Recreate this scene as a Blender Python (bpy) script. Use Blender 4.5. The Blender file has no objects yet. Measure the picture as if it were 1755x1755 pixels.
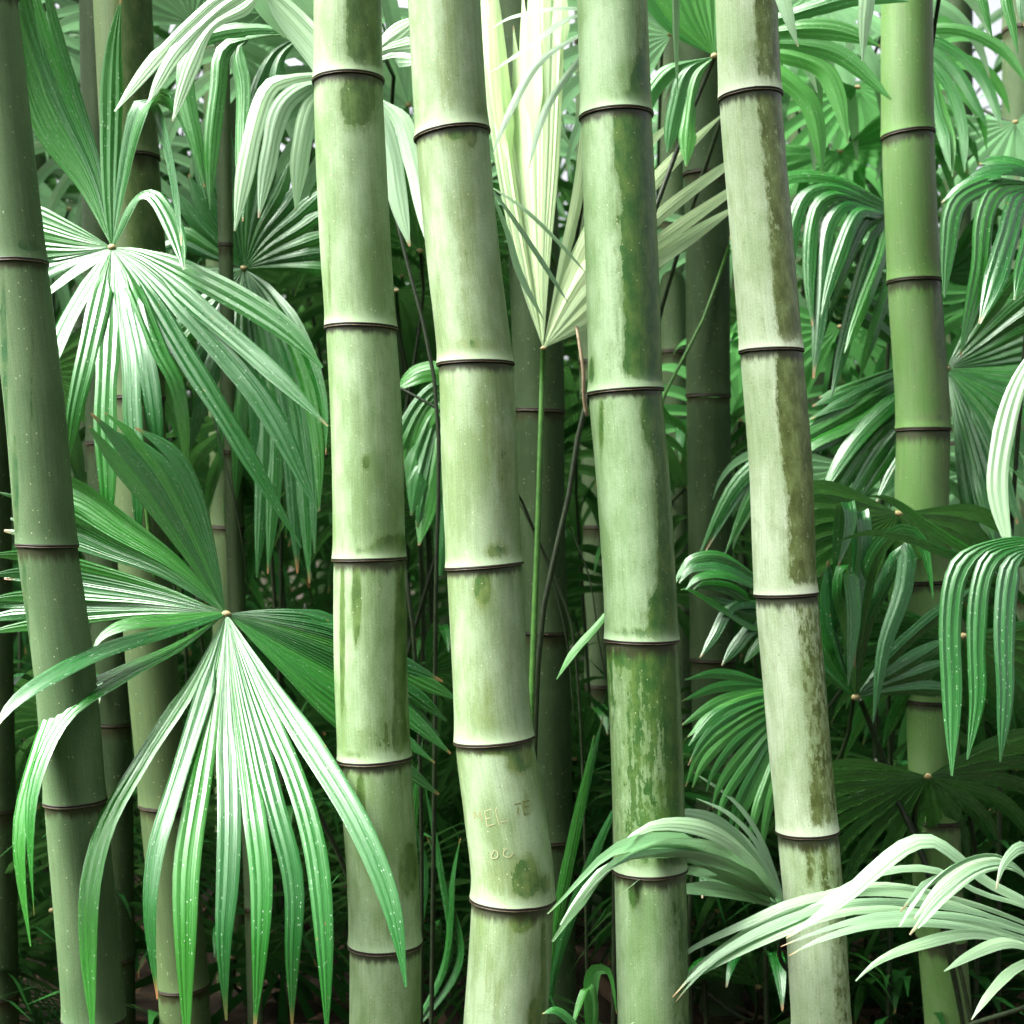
import bpy, math, random
import numpy as np
from mathutils import Vector

random.seed(7)
rng = np.random.default_rng(7)
sc = bpy.context.scene
COL = sc.collection
R = math.radians

# ------------------------------------------------------------------ camera, sky, sun, exposure
CAM_Z = 1.3
K = 0.72                       # frame width at 1 m distance (50 mm lens on 36 mm)
cam_data = bpy.data.cameras.new('camera')
cam_data.lens = 50
cam_data.sensor_width = 36
cam_data.clip_end = 300
cam_data.dof.use_dof = True
cam_data.dof.focus_distance = 2.45
cam_data.dof.aperture_fstop = 5.0
cam = bpy.data.objects.new('camera', cam_data)
cam.location = (0, 0, CAM_Z)
cam.rotation_euler = (R(90), 0, 0)
COL.objects.link(cam)
sc.camera = cam

SUN_DIR = Vector((-0.54, -0.14, 0.83)).normalized()      # from the scene towards the sun
world = bpy.data.worlds.new('World')
sc.world = world
world.use_nodes = True
nt = world.node_tree
sky = nt.nodes.new('ShaderNodeTexSky')
sky.sky_type = 'NISHITA'
sky.sun_disc = False
sky.sun_elevation = math.asin(SUN_DIR.z)
sky.sun_rotation = math.atan2(SUN_DIR.x, SUN_DIR.y)
sky.air_density = 0.4
sky.dust_density = 8.0
sky.ozone_density = 0.0
bg = nt.nodes['Background']
grey = nt.nodes.new('ShaderNodeHueSaturation')          # an overcast sky: the same light with little blue
grey.inputs['Saturation'].default_value = 0.25
nt.links.new(sky.outputs[0], grey.inputs['Color'])
nt.links.new(grey.outputs[0], bg.inputs[0])
bg.inputs[1].default_value = 0.052
sun_data = bpy.data.lights.new('sun', 'SUN')
sun_data.energy = 1.5
sun_data.angle = R(44)
sun_data.color = (1.0, 1.0, 0.94)
sun = bpy.data.objects.new('sun', sun_data)
sun.rotation_euler = SUN_DIR.to_track_quat('Z', 'Y').to_euler()
sun.location = (-4, -2, 6)
COL.objects.link(sun)
sc.view_settings.view_transform = 'Standard'
sc.view_settings.look = 'None'
sc.view_settings.gamma = 1.0
sc.view_settings.exposure = 3.6
sc.view_settings.use_curve_mapping = False
sc.render.engine = 'CYCLES'
sc.cycles.use_denoising = True
sc.cycles.max_bounces = 6
sc.cycles.diffuse_bounces = 3
sc.cycles.glossy_bounces = 3
sc.cycles.transmission_bounces = 3


def P(x, y, d):
    """a point d metres in front of the lens that is seen at pixel x, y of the 1755 px photograph"""
    s = K * d / 1755.0
    return np.array(((x - 877.5) * s, d, CAM_Z - (y - 877.5) * s))


# ------------------------------------------------------------------ node helpers
class Mat:
    def __init__(self, name):
        self.m = bpy.data.materials.new(name)
        self.m.use_nodes = True
        self.t = self.m.node_tree
        self.b = self.t.nodes['Principled BSDF']

    def n(self, typ, **kw):
        nd = self.t.nodes.new(typ)
        for k, v in kw.items():
            if isinstance(v, (int, float, str, bool)) and hasattr(nd, k):
                setattr(nd, k, v)
            else:
                self.put(nd.inputs[k], v)
        return nd

    def put(self, sock, v):
        if isinstance(v, bpy.types.NodeSocket):
            self.t.links.new(v, sock)
        else:
            sock.default_value = v

    def math(self, op, a, b=0.0, clamp=False):
        nd = self.t.nodes.new('ShaderNodeMath')
        nd.operation = op
        nd.use_clamp = clamp
        self.put(nd.inputs[0], a)
        self.put(nd.inputs[1], b)
        return nd.outputs[0]

    def ramp(self, v, lo, hi, a=0.0, b=1.0):
        nd = self.t.nodes.new('ShaderNodeMapRange')
        nd.interpolation_type = 'SMOOTHSTEP'
        for i, q in enumerate((v, lo, hi, a, b)):
            self.put(nd.inputs[i], q)
        return nd.outputs[0]

    def mix(self, f, a, b, mode='MIX'):
        nd = self.t.nodes.new('ShaderNodeMix')
        nd.data_type = 'RGBA'
        nd.blend_type = mode
        self.put(nd.inputs[0], f)
        self.put(nd.inputs[6], a)
        self.put(nd.inputs[7], b)
        return nd.outputs[2]

    def scaled(self, vec, s, off=None):
        nd = self.t.nodes.new('ShaderNodeMapping')
        self.put(nd.inputs['Vector'], vec)
        nd.inputs['Scale'].default_value = s
        if off is not None:
            self.put(nd.inputs['Location'], off)
        return nd.outputs[0]

    def noise(self, vec, scale=1.0, detail=4.0, rough=0.6):
        nd = self.t.nodes.new('ShaderNodeTexNoise')
        self.put(nd.inputs['Vector'], vec)
        nd.inputs['Scale'].default_value = scale
        nd.inputs['Detail'].default_value = detail
        nd.inputs['Roughness'].default_value = rough
        return nd.outputs[0]

    def bump(self, h, strength=0.3, dist=0.002):
        nd = self.t.nodes.new('ShaderNodeBump')
        nd.inputs['Strength'].default_value = strength
        nd.inputs['Distance'].default_value = dist
        self.put(nd.inputs['Height'], h)
        return nd.outputs[0]


def C(r, g, b):
    return (r, g, b, 1.0)


def leaf_material(name, base, base2, transl, trans_col, rough=0.3, spec=0.7, specks=True):
    M = Mat(name)
    uv = M.n('ShaderNodeUVMap').outputs[0]
    rnd = M.n('ShaderNodeObjectInfo').outputs['Random']
    off = M.n('ShaderNodeCombineXYZ', X=M.math('MULTIPLY', rnd, 37.0), Y=M.math('MULTIPLY', rnd, 91.0)).outputs[0]
    streak = M.noise(M.scaled(uv, (9, 3, 1), off), 1.0, 4.0)
    patch = M.noise(M.scaled(uv, (1.2, 7, 1), off), 1.0, 3.0)
    col = M.mix(M.ramp(streak, 0.3, 0.7), base, base2)
    col = M.mix(M.ramp(patch, 0.5, 0.75, 0, 0.5), col, C(base[0] * 1.6, base[1] * 1.5, base[2] * 1.3))
    hsv = M.n('ShaderNodeHueSaturation')
    M.put(hsv.inputs['Value'], M.ramp(rnd, 0, 1, 0.72, 1.3))
    M.put(hsv.inputs['Hue'], M.ramp(rnd, 1, 0, 0.49, 0.512))
    M.put(hsv.inputs['Color'], col)
    col = hsv.outputs[0]
    tip = M.n('ShaderNodeAttribute', attribute_name='tip').outputs['Fac']
    tn = M.math('ADD', tip, M.math('MULTIPLY', M.math('SUBTRACT', streak, 0.5), 0.03))
    tipm = M.math('MULTIPLY', M.ramp(tn, M.math('ADD', 0.93, M.math('MULTIPLY', rnd, 0.06)), 1.0), M.ramp(M.math('FRACT', M.math('MULTIPLY', rnd, 17.3)), 0.2, 0.8))
    col = M.mix(tipm, col, C(0.28, 0.13, 0.05))
    rgh = M.ramp(patch, 0.3, 0.7, rough, rough + 0.16)
    if specks:
        v = M.n('ShaderNodeTexVoronoi', Scale=1.0, Vector=M.scaled(uv, (4.5, 165, 1), off))
        cell = M.math('GREATER_THAN', M.n('ShaderNodeSeparateColor', Color=v.outputs['Color']).outputs[0], 0.48)
        zone = M.ramp(M.noise(M.scaled(uv, (1.0, 9, 1), off), 1.0, 2.0), 0.40, 0.56)
        size = M.math('ADD', 0.06, M.math('MULTIPLY', M.n('ShaderNodeSeparateColor', Color=v.outputs['Color']).outputs[2], 0.2))
        sp = M.math('MULTIPLY', M.math('LESS_THAN', v.outputs['Distance'], size), M.math('MULTIPLY', cell, zone))
        col = M.mix(M.math('MULTIPLY', sp, 0.45), col, C(0.5, 0.6, 0.5))
        v2 = M.n('ShaderNodeTexVoronoi', Scale=1.0, Vector=M.scaled(uv, (1.6, 46, 1), off))
        few = M.math('LESS_THAN', M.n('ShaderNodeSeparateColor', Color=v2.outputs['Color']).outputs[1], 0.06)
        rust = M.math('MULTIPLY', M.ramp(v2.outputs['Distance'], 0.16, 0.09), few)
        col = M.mix(M.math('MULTIPLY', rust, 0.8), col, C(0.16, 0.10, 0.03))
    M.put(M.b.inputs['Base Color'], col)
    M.put(M.b.inputs['Roughness'], rgh)
    M.b.inputs['Specular IOR Level'].default_value = spec
    M.b.inputs['IOR'].default_value = 1.6
    M.b.inputs['Specular Tint'].default_value = C(0.84, 1.0, 0.84)
    ux = M.n('ShaderNodeSeparateXYZ', Vector=uv).outputs[0]
    rib = M.math('SINE', M.math('MULTIPLY', ux, 12.5))
    M.put(M.b.inputs['Normal'], M.bump(M.math('ADD', streak, M.math('MULTIPLY', rib, 0.35)), 0.4, 0.0015))
    tr = M.n('ShaderNodeBsdfTranslucent', Color=M.mix(0.5, trans_col, M.mix(1.0, trans_col, col, 'MULTIPLY')))
    mx = M.n('ShaderNodeMixShader')
    mx.inputs[0].default_value = transl
    M.t.links.new(M.b.outputs[0], mx.inputs[1])
    M.t.links.new(tr.outputs[0], mx.inputs[2])
    M.t.links.new(mx.outputs[0], M.t.nodes['Material Output'].inputs[0])
    return M.m


def bamboo_material(name, bloom, bloom2, worn, worn2, seed, amp=0.5, streak_mix=0.5, green=0.0):
    M = Mat(name)
    uv = M.n('ShaderNodeUVMap').outputs[0]
    off = (seed * 3.1, seed * 7.7, 0)
    wear_shade = M.n('ShaderNodeAttribute', attribute_name='wear_shade').outputs['Fac']
    stain = M.n('ShaderNodeAttribute', attribute_name='stain').outputs['Fac']
    rag = M.noise(M.scaled(uv, (95, 42, 1), off), 1.0, 8.0, 0.72)
    drip = M.noise(M.scaled(uv, (85, 6.0, 1), off), 1.0, 7.0, 0.66)
    fine = M.noise(M.scaled(uv, (420, 300, 1), off), 1.0, 3.0)
    fibre = M.noise(M.scaled(uv, (330, 5, 1), off), 1.0, 4.0)
    big = M.noise(M.scaled(uv, (14, 5, 1), off), 1.0, 4.0)
    mid = M.noise(M.scaled(uv, (45, 22, 1), off), 1.0, 5.0, 0.65)
    w = M.math('ADD', wear_shade, M.math('MULTIPLY', M.math('SUBTRACT', rag, 0.5), amp * 2 * (1 - streak_mix)))
    w = M.math('ADD', w, M.math('MULTIPLY', M.math('SUBTRACT', drip, 0.5), amp * 2 * streak_mix))
    m = M.ramp(w, 0.462, 0.525)
    m2 = M.ramp(w, 0.20, 0.42)                         # thinner wax next to the rubbed patches
    cb = M.mix(M.ramp(big, 0.35, 0.65), bloom, bloom2)
    cb = M.mix(M.math('MULTIPLY', m2, 0.55), cb, worn2)
    cb = M.mix(M.ramp(mid, 0.48, 0.72, 0, 0.34), cb, worn2)
    cw = M.mix(M.ramp(mid, 0.35, 0.68), worn, worn2)
    col = M.mix(M.math('MULTIPLY', m, 0.93), cb, cw)
    fv = M.ramp(fibre, 0.25, 0.75, 0.87, 1.1)
    fv2 = M.math('MULTIPLY', fv, M.ramp(fine, 0.3, 0.7, 0.86, 1.10))
    mul = M.n('ShaderNodeCombineColor', Red=fv2, Green=fv2, Blue=fv2).outputs[0]
    col = M.mix(1.0, col, mul, 'MULTIPLY')
    v = M.n('ShaderNodeTexVoronoi', Scale=1.0, Vector=M.scaled(uv, (130, 110, 1), off))
    cell = M.math('GREATER_THAN', M.n('ShaderNodeSeparateColor', Color=v.outputs['Color']).outputs[0], 0.82)
    sp = M.math('MULTIPLY', M.math('LESS_THAN', v.outputs['Distance'], 0.14), cell)
    col = M.mix(M.math('MULTIPLY', sp, 0.4), col, C(0.55, 0.58, 0.36))
    cell2 = M.math('LESS_THAN', M.n('ShaderNodeSeparateColor', Color=v.outputs['Color']).outputs[1], 0.05)
    sp2 = M.math('MULTIPLY', M.math('LESS_THAN', v.outputs['Distance'], 0.2), cell2)
    col = M.mix(M.math('MULTIPLY', sp2, 0.45), col, C(0.06, 0.09, 0.03))
    wax = M.n('ShaderNodeAttribute', attribute_name='wax').outputs['Fac']
    wx = M.math('MULTIPLY', wax, M.ramp(big, 0.25, 0.6, 0.1, 0.55))
    col = M.mix(wx, col, C(min(bloom[0] * 1.5, 0.62), min(bloom[1] * 1.4, 0.66), min(bloom[2] * 1.6, 0.55)))
    s = M.math('ADD', stain, M.math('MULTIPLY', M.math('SUBTRACT', drip, 0.5), 1.1))
    s = M.math('MULTIPLY', M.ramp(s, 0.42, 0.85), M.ramp(stain, 0.02, 0.15))
    col = M.mix(M.math('MULTIPLY', s, 0.9), col, C(0.022, 0.024, 0.008))
    M.put(M.b.inputs['Base Color'], col)
    M.put(M.b.inputs['Roughness'], M.math('SUBTRACT', 0.58, M.math('MULTIPLY', m, 0.2)))
    M.b.inputs['Specular IOR Level'].default_value = 0.4 if bloom[1] > 0.12 else 0.15
    M.put(M.b.inputs['Normal'], M.bump(M.math('ADD', fibre, M.math('MULTIPLY', rag, 0.5)), 0.22, 0.001))
    return M.m


def plain_material(name, col, col2, rough=0.6, scale=(60, 60, 60), spec=0.4):
    M = Mat(name)
    co = M.n('ShaderNodeTexCoord').outputs['Object']
    nz = M.noise(M.scaled(co, scale), 1.0, 4.0)
    M.put(M.b.inputs['Base Color'], M.mix(M.ramp(nz, 0.3, 0.7), col, col2))
    M.b.inputs['Roughness'].default_value = rough
    M.b.inputs['Specular IOR Level'].default_value = spec
    M.put(M.b.inputs['Normal'], M.bump(nz, 0.4, 0.001))
    return M.m


TRG = C(0.16, 0.42, 0.10)
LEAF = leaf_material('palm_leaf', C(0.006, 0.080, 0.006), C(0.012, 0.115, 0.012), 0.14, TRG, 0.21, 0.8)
LEAF_BRIGHT = leaf_material('palm_leaf_bright', C(0.022, 0.15, 0.016), C(0.04, 0.21, 0.030), 0.34, C(0.25, 0.65, 0.22), 0.27, 0.75)  # lighter and more translucent green than the main palm leaf
LEAF_SKYLIT = leaf_material('palm_leaf_skylit', C(0.17, 0.30, 0.16), C(0.27, 0.40, 0.25), 0.3, C(0.4, 0.75, 0.4), 0.32, 1.0)  # pale base colour paints in white sky reflection and backlight
LEAF_PALE = leaf_material('palm_leaf_young_backlit', C(0.52, 0.63, 0.37), C(0.36, 0.54, 0.26), 0.55, C(0.88, 1.0, 0.76), 0.45, 0.5, False)  # young yellow-green, base colour raised further to paint in light from behind
LEAF_BACK = leaf_material('palm_leaf_far_shade', C(0.006, 0.050, 0.005), C(0.012, 0.078, 0.011), 0.12, TRG, 0.5, 0.2, False)  # darker copy of the palm leaf, deep shade put into its colour
STEM = plain_material('petiole_green', C(0.03, 0.10, 0.015), C(0.055, 0.15, 0.025), 0.45)
STEM_DARK = plain_material('petiole_dark', C(0.008, 0.014, 0.005), C(0.016, 0.028, 0.009), 0.45)
HUSK = plain_material('leaf_base_brown', C(0.22, 0.16, 0.07), C(0.35, 0.30, 0.14), 0.6, (300, 300, 300))
RING = plain_material('node_scar', C(0.007, 0.005, 0.002), C(0.018, 0.010, 0.004), 0.6, (200, 200, 600))
RING_LIP = plain_material('node_lip', C(0.13, 0.11, 0.05), C(0.03, 0.02, 0.009), 0.5, (160, 160, 400))
CARVE = plain_material('carved_scratch', C(0.30, 0.33, 0.18), C(0.26, 0.25, 0.12), 0.8, (300, 300, 300))
CARVE_OLD = plain_material('carved_scratch_old', C(0.11, 0.12, 0.03), C(0.16, 0.17, 0.055), 0.8, (300, 300, 300))
CARVE_TAN = plain_material('carved_scratch_faint', C(0.17, 0.15, 0.06), C(0.22, 0.21, 0.10), 0.8, (300, 300, 300))


# ------------------------------------------------------------------ object helpers
def link(o, parent=None):
    COL.objects.link(o)
    if parent is not None:
        o.parent = parent
    return o


def tag(o, label=None, cat=None, group=None, kind=None):
    for k, v in (('label', label), ('category', cat), ('group', group), ('kind', kind)):
        if v:
            o[k] = v
    return o


def thing(name, loc, label, cat, group=None):
    o = bpy.data.objects.new(name, None)
    o.location = loc
    o.empty_display_size = 0.05
    link(o)
    return tag(o, label, cat, group)


def mesh_obj(name, verts, faces, mats, parent=None, origin=None, smooth=True, uv=None, attrs=None, mat_idx=None):
    me = bpy.data.meshes.new(name)
    v = np.asarray(verts, dtype=float)
    if origin is not None:
        v = v - np.asarray(origin, dtype=float)
    me.from_pydata(v.tolist(), [], faces)
    for m in (mats if isinstance(mats, (list, tuple)) else [mats]):
        me.materials.append(m)
    if smooth:
        me.polygons.foreach_set('use_smooth', np.ones(len(me.polygons), dtype=bool))
    if mat_idx is not None:
        me.polygons.foreach_set('material_index', np.asarray(mat_idx, dtype=np.int32))
    if uv is not None:
        lay = me.uv_layers.new(name='UVMap')
        vi = np.empty(len(me.loops), dtype=np.int32)
        me.loops.foreach_get('vertex_index', vi)
        lay.data.foreach_set('uv', np.asarray(uv, dtype=np.float32)[vi].ravel())
    for k, a in (attrs or {}).items():
        me.attributes.new(k, 'FLOAT', 'POINT').data.foreach_set('value', np.asarray(a, dtype=np.float32))
    me.update()
    return link(bpy.data.objects.new(name, me), parent)


def catmull(pts, n):
    """smooth curve through pts, resampled to n points at equal arc length"""
    p = np.asarray(pts, dtype=float)
    if len(p) < 3:
        t = np.linspace(0, 1, n)[:, None]
        return p[0] * (1 - t) + p[-1] * t
    e = np.vstack([2 * p[0] - p[1], p, 2 * p[-1] - p[-2]])
    out = []
    for i in range(1, len(e) - 2):
        p0, p1, p2, p3 = e[i - 1:i + 3]
        d1 = max(np.linalg.norm(p2 - p1), 1e-6)
        m1 = (p2 - p0) / max(np.linalg.norm(p1 - p0) + d1, 1e-6) * d1
        m2 = (p3 - p1) / max(np.linalg.norm(p3 - p2) + d1, 1e-6) * d1
        t = np.linspace(0, 1, 16, endpoint=False)[:, None]
        out.append((2 * t**3 - 3 * t**2 + 1) * p1 + (t**3 - 2 * t**2 + t) * m1 + (-2 * t**3 + 3 * t**2) * p2 + (t**3 - t**2) * m2)
    c = np.vstack(out + [p[-1:]])
    s = np.concatenate([[0], np.cumsum(np.linalg.norm(np.diff(c, axis=0), axis=1))])
    q = np.linspace(0, s[-1], n)
    return np.stack([np.interp(q, s, c[:, k]) for k in range(3)], 1)


def unit(a):
    return a / np.maximum(np.linalg.norm(a, axis=-1, keepdims=True), 1e-9)


def tube(name, pts, r0, r1, mat, parent, origin, sides=8, n=20):
    c = catmull(pts, n)
    t = unit(np.gradient(c, axis=0))
    a = unit(np.cross(t, np.array([0.3, 1.0, 0.1])))
    b = np.cross(t, a)
    rr = np.linspace(r0, r1, n)
    v, f = [], []
    for i in range(n):
        for k in range(sides):
            th = 2 * math.pi * k / sides
            v.append(c[i] + (a[i] * math.cos(th) + b[i] * math.sin(th)) * rr[i])
    for i in range(n - 1):
        for k in range(sides):
            k2 = (k + 1) % sides
            f.append((i * sides + k, i * sides + k2, (i + 1) * sides + k2, (i + 1) * sides + k))
    f.append(tuple(range(sides)))
    f.append(tuple(range((n - 1) * sides, n * sides)))
    return mesh_obj(name, v, f, mat, parent, origin)


# ------------------------------------------------------------------ fan palm fronds
ROWS = 24
TT = np.linspace(0, 1, ROWS)


def taper(t):
    return np.where(t < 0.6, 1.0, np.maximum(1 - np.clip((t - 0.6) / 0.4, 0, 1) ** 2.3, 0.10))


def fan_curves(hub, keys, extras, jit=0.02):
    """lobes of leaflet centre curves; keys is a list of lobes, each a list of point lists"""
    lobes = []
    for li, lobe in enumerate(keys):
        extra = extras[li] if isinstance(extras, (list, tuple)) else extras
        cs = [catmull(np.vstack([hub, k]), 60) for k in lobe]
        out = []
        for i, c in enumerate(cs):
            out.append(c)
            if i + 1 < len(cs):
                for j in range(extra):
                    f = (j + 1) / (extra + 1)
                    out.append(c * (1 - f) + cs[i + 1] * f)
        fin = []
        for c in out:
            s = rng.uniform(0.93, 1.0)
            q = np.linspace(0, 59 * s, ROWS)
            d = np.stack([np.interp(q, np.arange(60), c[:, k]) for k in range(3)], 1)
            L = np.linalg.norm(np.diff(d, axis=0), axis=1).sum()
            d = d + (rng.normal(0, jit, 3) * L)[None, :] * (TT[:, None] ** 2.2)
            fin.append(d)
        lobes.append(fin)
    return lobes


def leaflet_mesh(c, cl, cr, HW, pleat, twist=0.0, folds=1):
    """one pleated leaflet along centre curve c; joined to its neighbours cl and cr where they are closer than its width"""
    T = unit(np.gradient(c, axis=0))
    w = HW * taper(TT)
    eL, eR = (cl - c) / 2, (cr - c) / 2
    sL = np.minimum(1, w / np.maximum(np.linalg.norm(eL, axis=1), 1e-9))[:, None]
    sR = np.minimum(1, w / np.maximum(np.linalg.norm(eR, axis=1), 1e-9))[:, None]
    L = eR - eL
    L = unit(L - T * np.sum(L * T, 1)[:, None])
    free = None
    A, B = eL * sL, eR * sR
    prev = None
    for i in range(ROWS):
        if i > 3 and (sL[i, 0] < 0.98 or sR[i, 0] < 0.98) and free is None:
            free = i
        if free is not None and prev is not None:
            l = prev - T[i] * np.dot(prev, T[i])
            l = l / max(np.linalg.norm(l), 1e-9)
            if twist:
                a = twist * (TT[i] - TT[free]) * 0.12
                l = l * math.cos(a) + np.cross(T[i], l) * math.sin(a)
            L[i] = l
            k = min(1.0, (i - free + 1) / 2.0)
            A[i] = A[i] * (1 - k) - l * w[i] * k
            B[i] = B[i] * (1 - k) + l * w[i] * k
        prev = L[i]
    N = np.cross(T, L)
    if np.dot(N[ROWS // 3], (0, -1, 0.7)) < 0:
        N = -N
    half = (np.linalg.norm(A, axis=1) + np.linalg.norm(B, axis=1)) / 2
    p = pleat * (1 - 0.45 * np.clip((TT - 0.45) / 0.3, 0, 1))
    H = N * (half * p)[:, None]
    wob = 1 + 0.05 * np.interp(TT, np.linspace(0, 1, 9), rng.normal(0, 1, 9))
    A, B = A * np.where(sL < 0.98, wob[:, None], 1.0), B * np.where(sR < 0.98, wob[:, None], 1.0)
    if folds == 1:
        prof = [(-1, 0.0), (-0.5, 0.62), (0, 1.0), (0.5, 0.62), (1, 0.0)]
        strips = [(0, 1, 2), (2, 3, 4)]
    else:
        prof = [(-1, 0.0), (-0.68, 0.78), (-0.36, 0.30), (0, 1.0), (0.36, 0.30), (0.68, 0.78), (1, 0.0)]
        strips = [(k, k + 1) for k in range(6)]
    col = [c + (A * -u if u < 0 else B * u) + H * h for u, h in prof]
    ln = np.linalg.norm(np.diff(c, axis=0), axis=1).sum()
    v, f, uv, tip = [], [], [], []
    for st in strips:
        o, m = len(v), len(st)
        for i in range(ROWS):
            for k in st:
                v.append(col[k][i])
                uv.append((prof[k][0], TT[i] * ln))
                tip.append(TT[i])
        for i in range(ROWS - 1):
            for k in range(m - 1):
                q = o + i * m + k
                f.append((q, q + 1, q + m + 1, q + m))
    return v, f, uv, tip


def leaf_base(root, hub, s, mat):
    v, f = [], []
    for i in range(6):
        th = math.pi * i / 5
        for k in range(8):
            ph = 2 * math.pi * k / 8
            r = s * (0.8 + 0.4 * random.random())
            v.append(hub + np.array((math.sin(th) * math.cos(ph) * r * 1.2, math.sin(th) * math.sin(ph) * r * 0.6 - s * 0.3, math.cos(th) * r * 0.8)))
    for i in range(5):
        for k in range(8):
            f.append((i * 8 + k, i * 8 + (k + 1) % 8, (i + 1) * 8 + (k + 1) % 8, (i + 1) * 8 + k))
    mesh_obj('leaf_base', v, f, mat, root, hub)


def build_frond(label, hub, lobes3, HW, extra, mat, pleat=0.4, group='fan palm fronds among the culms',
                petiole=None, pmat=None, name='palm_frond', jit=0.018, base=0.0075, pr=0.0045, folds=1):
    root = thing(name, tuple(hub), label, 'palm leaf', group)
    widths = HW if isinstance(HW, (list, tuple)) else [HW] * len(lobes3)
    for HW, lobe in zip(widths, fan_curves(hub, lobes3, extra, jit)):
        n = len(lobe)
        for i, c in enumerate(lobe):
            if n == 1:
                side = np.cross(np.gradient(c, axis=0), np.array([0, -0.66, 0.75]))
                side = unit(side) * HW * 3
                cl, cr = c - side * TT[:, None] ** 0.5, c + side * TT[:, None] ** 0.5
            else:
                cl = lobe[i - 1] if i else 2 * c - lobe[1]
                cr = lobe[i + 1] if i + 1 < n else 2 * c - lobe[i - 1]
            v, f, uv, tip = leaflet_mesh(c, cl, cr, HW * rng.uniform(0.88, 1.1), pleat, rng.normal(0, 0.5), folds)
            mesh_obj('leaflet', v, f, mat, root, hub, uv=uv, attrs={'tip': tip})
    if base:
        leaf_base(root, hub, base, HUSK)
    if petiole is None:
        gx = hub[0] + random.uniform(-0.25, 0.25)
        petiole = [hub + np.array((0, 0.012, 0.0)), hub + np.array((0.03, 0.5, 0.12)), np.array((gx, hub[1] + 1.2, hub[2] * 0.6)), np.array((gx, hub[1] + 1.5, -0.03))] if hub[2] > 2.15 else [hub + np.array((0, 0.012, 0.0)), hub + np.array((0.0, 0.10, -0.12)), np.array((gx, hub[1] + 0.28, hub[2] * 0.45)), np.array((gx, hub[1] + 0.32, -0.03))]
    tube('petiole', petiole, pr, pr * 1.5, pmat or STEM_DARK, root, hub)
    return root


def hand_frond(label, hx, hy, d, keys, hw=17, z=(-0.12, -0.2), extra=1, mat=None, petiole_px=None, **kw):
    """keys: list of lobes; a lobe is a list of leaflets; a leaflet is (points in px, optional (depth at middle, depth at tip))"""
    hub = P(hx, hy, d)
    lobes = []
    for lobe in keys:
        L3 = []
        for leaf in lobe:
            pts, zz = (leaf if isinstance(leaf, tuple) else (leaf, z))
            full = np.array([(hx, hy)] + [tuple(q) for q in pts], float)
            s = np.concatenate([[0], np.cumsum(np.linalg.norm(np.diff(full, axis=0), axis=1))])
            s /= s[-1]
            a, b = zz
            out = []
            for (x, y), t in zip(full[1:], s[1:]):
                dd = a * 4 * t * (1 - t) + b * t * (2 * t - 1)      # passes 0, a at half, b at the tip
                out.append(P(x, y, d + dd))
            L3.append(out)
        lobes.append(L3)
    if petiole_px is not None:
        kw['petiole'] = [hub + np.array((0, 0.006, 0))] + [P(x, y, dd) for x, y, dd in petiole_px]
    px = K * d / 1755
    return build_frond(label, hub, lobes, [q * px for q in hw] if isinstance(hw, (list, tuple)) else hw * px, extra, mat or LEAF, **kw)


def fan_lobes(hub, L, facing, tilt, roll, span, n, droop, cup=0.12):
    """key leaflets of a regular fan: facing = azimuth of its upper side, tilt = lean of the blade from upright"""
    ca, sa = math.cos(facing), math.sin(facing)
    side = np.array((ca, sa, 0.0))
    nrm_h = np.array((sa, -ca, 0.0))                      # horizontal direction the blade looks to
    up = np.array((0, 0, 1.0)) * math.cos(tilt) + nrm_h * math.sin(tilt)
    nrm = nrm_h * math.cos(tilt) - np.array((0, 0, 1.0)) * math.sin(tilt)
    if nrm[2] < 0:
        nrm = -nrm
    keys = []
    for i in range(n):
        th = roll + (i / (n - 1) - 0.5) * span
        d = side * math.sin(th) + up * math.cos(th)
        l = L * (0.82 + 0.18 * math.cos((i / (n - 1) - 0.5) * 2.2)) * random.uniform(0.93, 1.05)
        p, dirv, pts = hub.copy(), d + nrm * cup, []
        dirv = dirv / np.linalg.norm(dirv)
        hang = droop * random.uniform(0.75, 1.3)
        for s in range(8):
            t = (s + 1) / 8
            g = hang * max(0.0, t - 0.35) ** 1.2
            dirv = dirv + np.array((0, 0, -1.0)) * g
            dirv = dirv / np.linalg.norm(dirv)
            p = p + dirv * l / 8
            pts.append(p.copy())
        keys.append(pts)
    return [keys]


def auto_frond(label, hx, hy, d, L, facing=0, tilt=40, roll=0, span=230, n=17, droop=1.0, mat=None, hw=0.019, **kw):
    hub = P(hx, hy, d)
    lobes = fan_lobes(hub, L, R(facing), R(tilt), R(roll), R(span), n, droop)
    return build_frond(label, hub, lobes, hw, 0, mat or LEAF_BACK, **kw)


# ------------------------------------------------------------------ bamboo culms
def interp_smooth(xs, ys, q):
    """cubic through the points, straight on beyond both ends"""
    xs, ys, q = np.asarray(xs, float), np.asarray(ys, float), np.asarray(q, float)
    m = np.gradient(ys, xs)
    i = np.clip(np.searchsorted(xs, q) - 1, 0, len(xs) - 2)
    h = xs[i + 1] - xs[i]
    t = (q - xs[i]) / h
    y = (2 * t**3 - 3 * t**2 + 1) * ys[i] + (t**3 - 2 * t**2 + t) * h * m[i] + (-2 * t**3 + 3 * t**2) * ys[i + 1] + (t**3 - t**2) * h * m[i + 1]
    lo, hi = q < xs[0], q > xs[-1]
    y = np.where(lo, ys[0] + 0.5 * m[0] * (q - xs[0]), y)
    return np.where(hi, ys[-1] + 0.5 * m[-1] * (q - xs[-1]), y)


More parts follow.
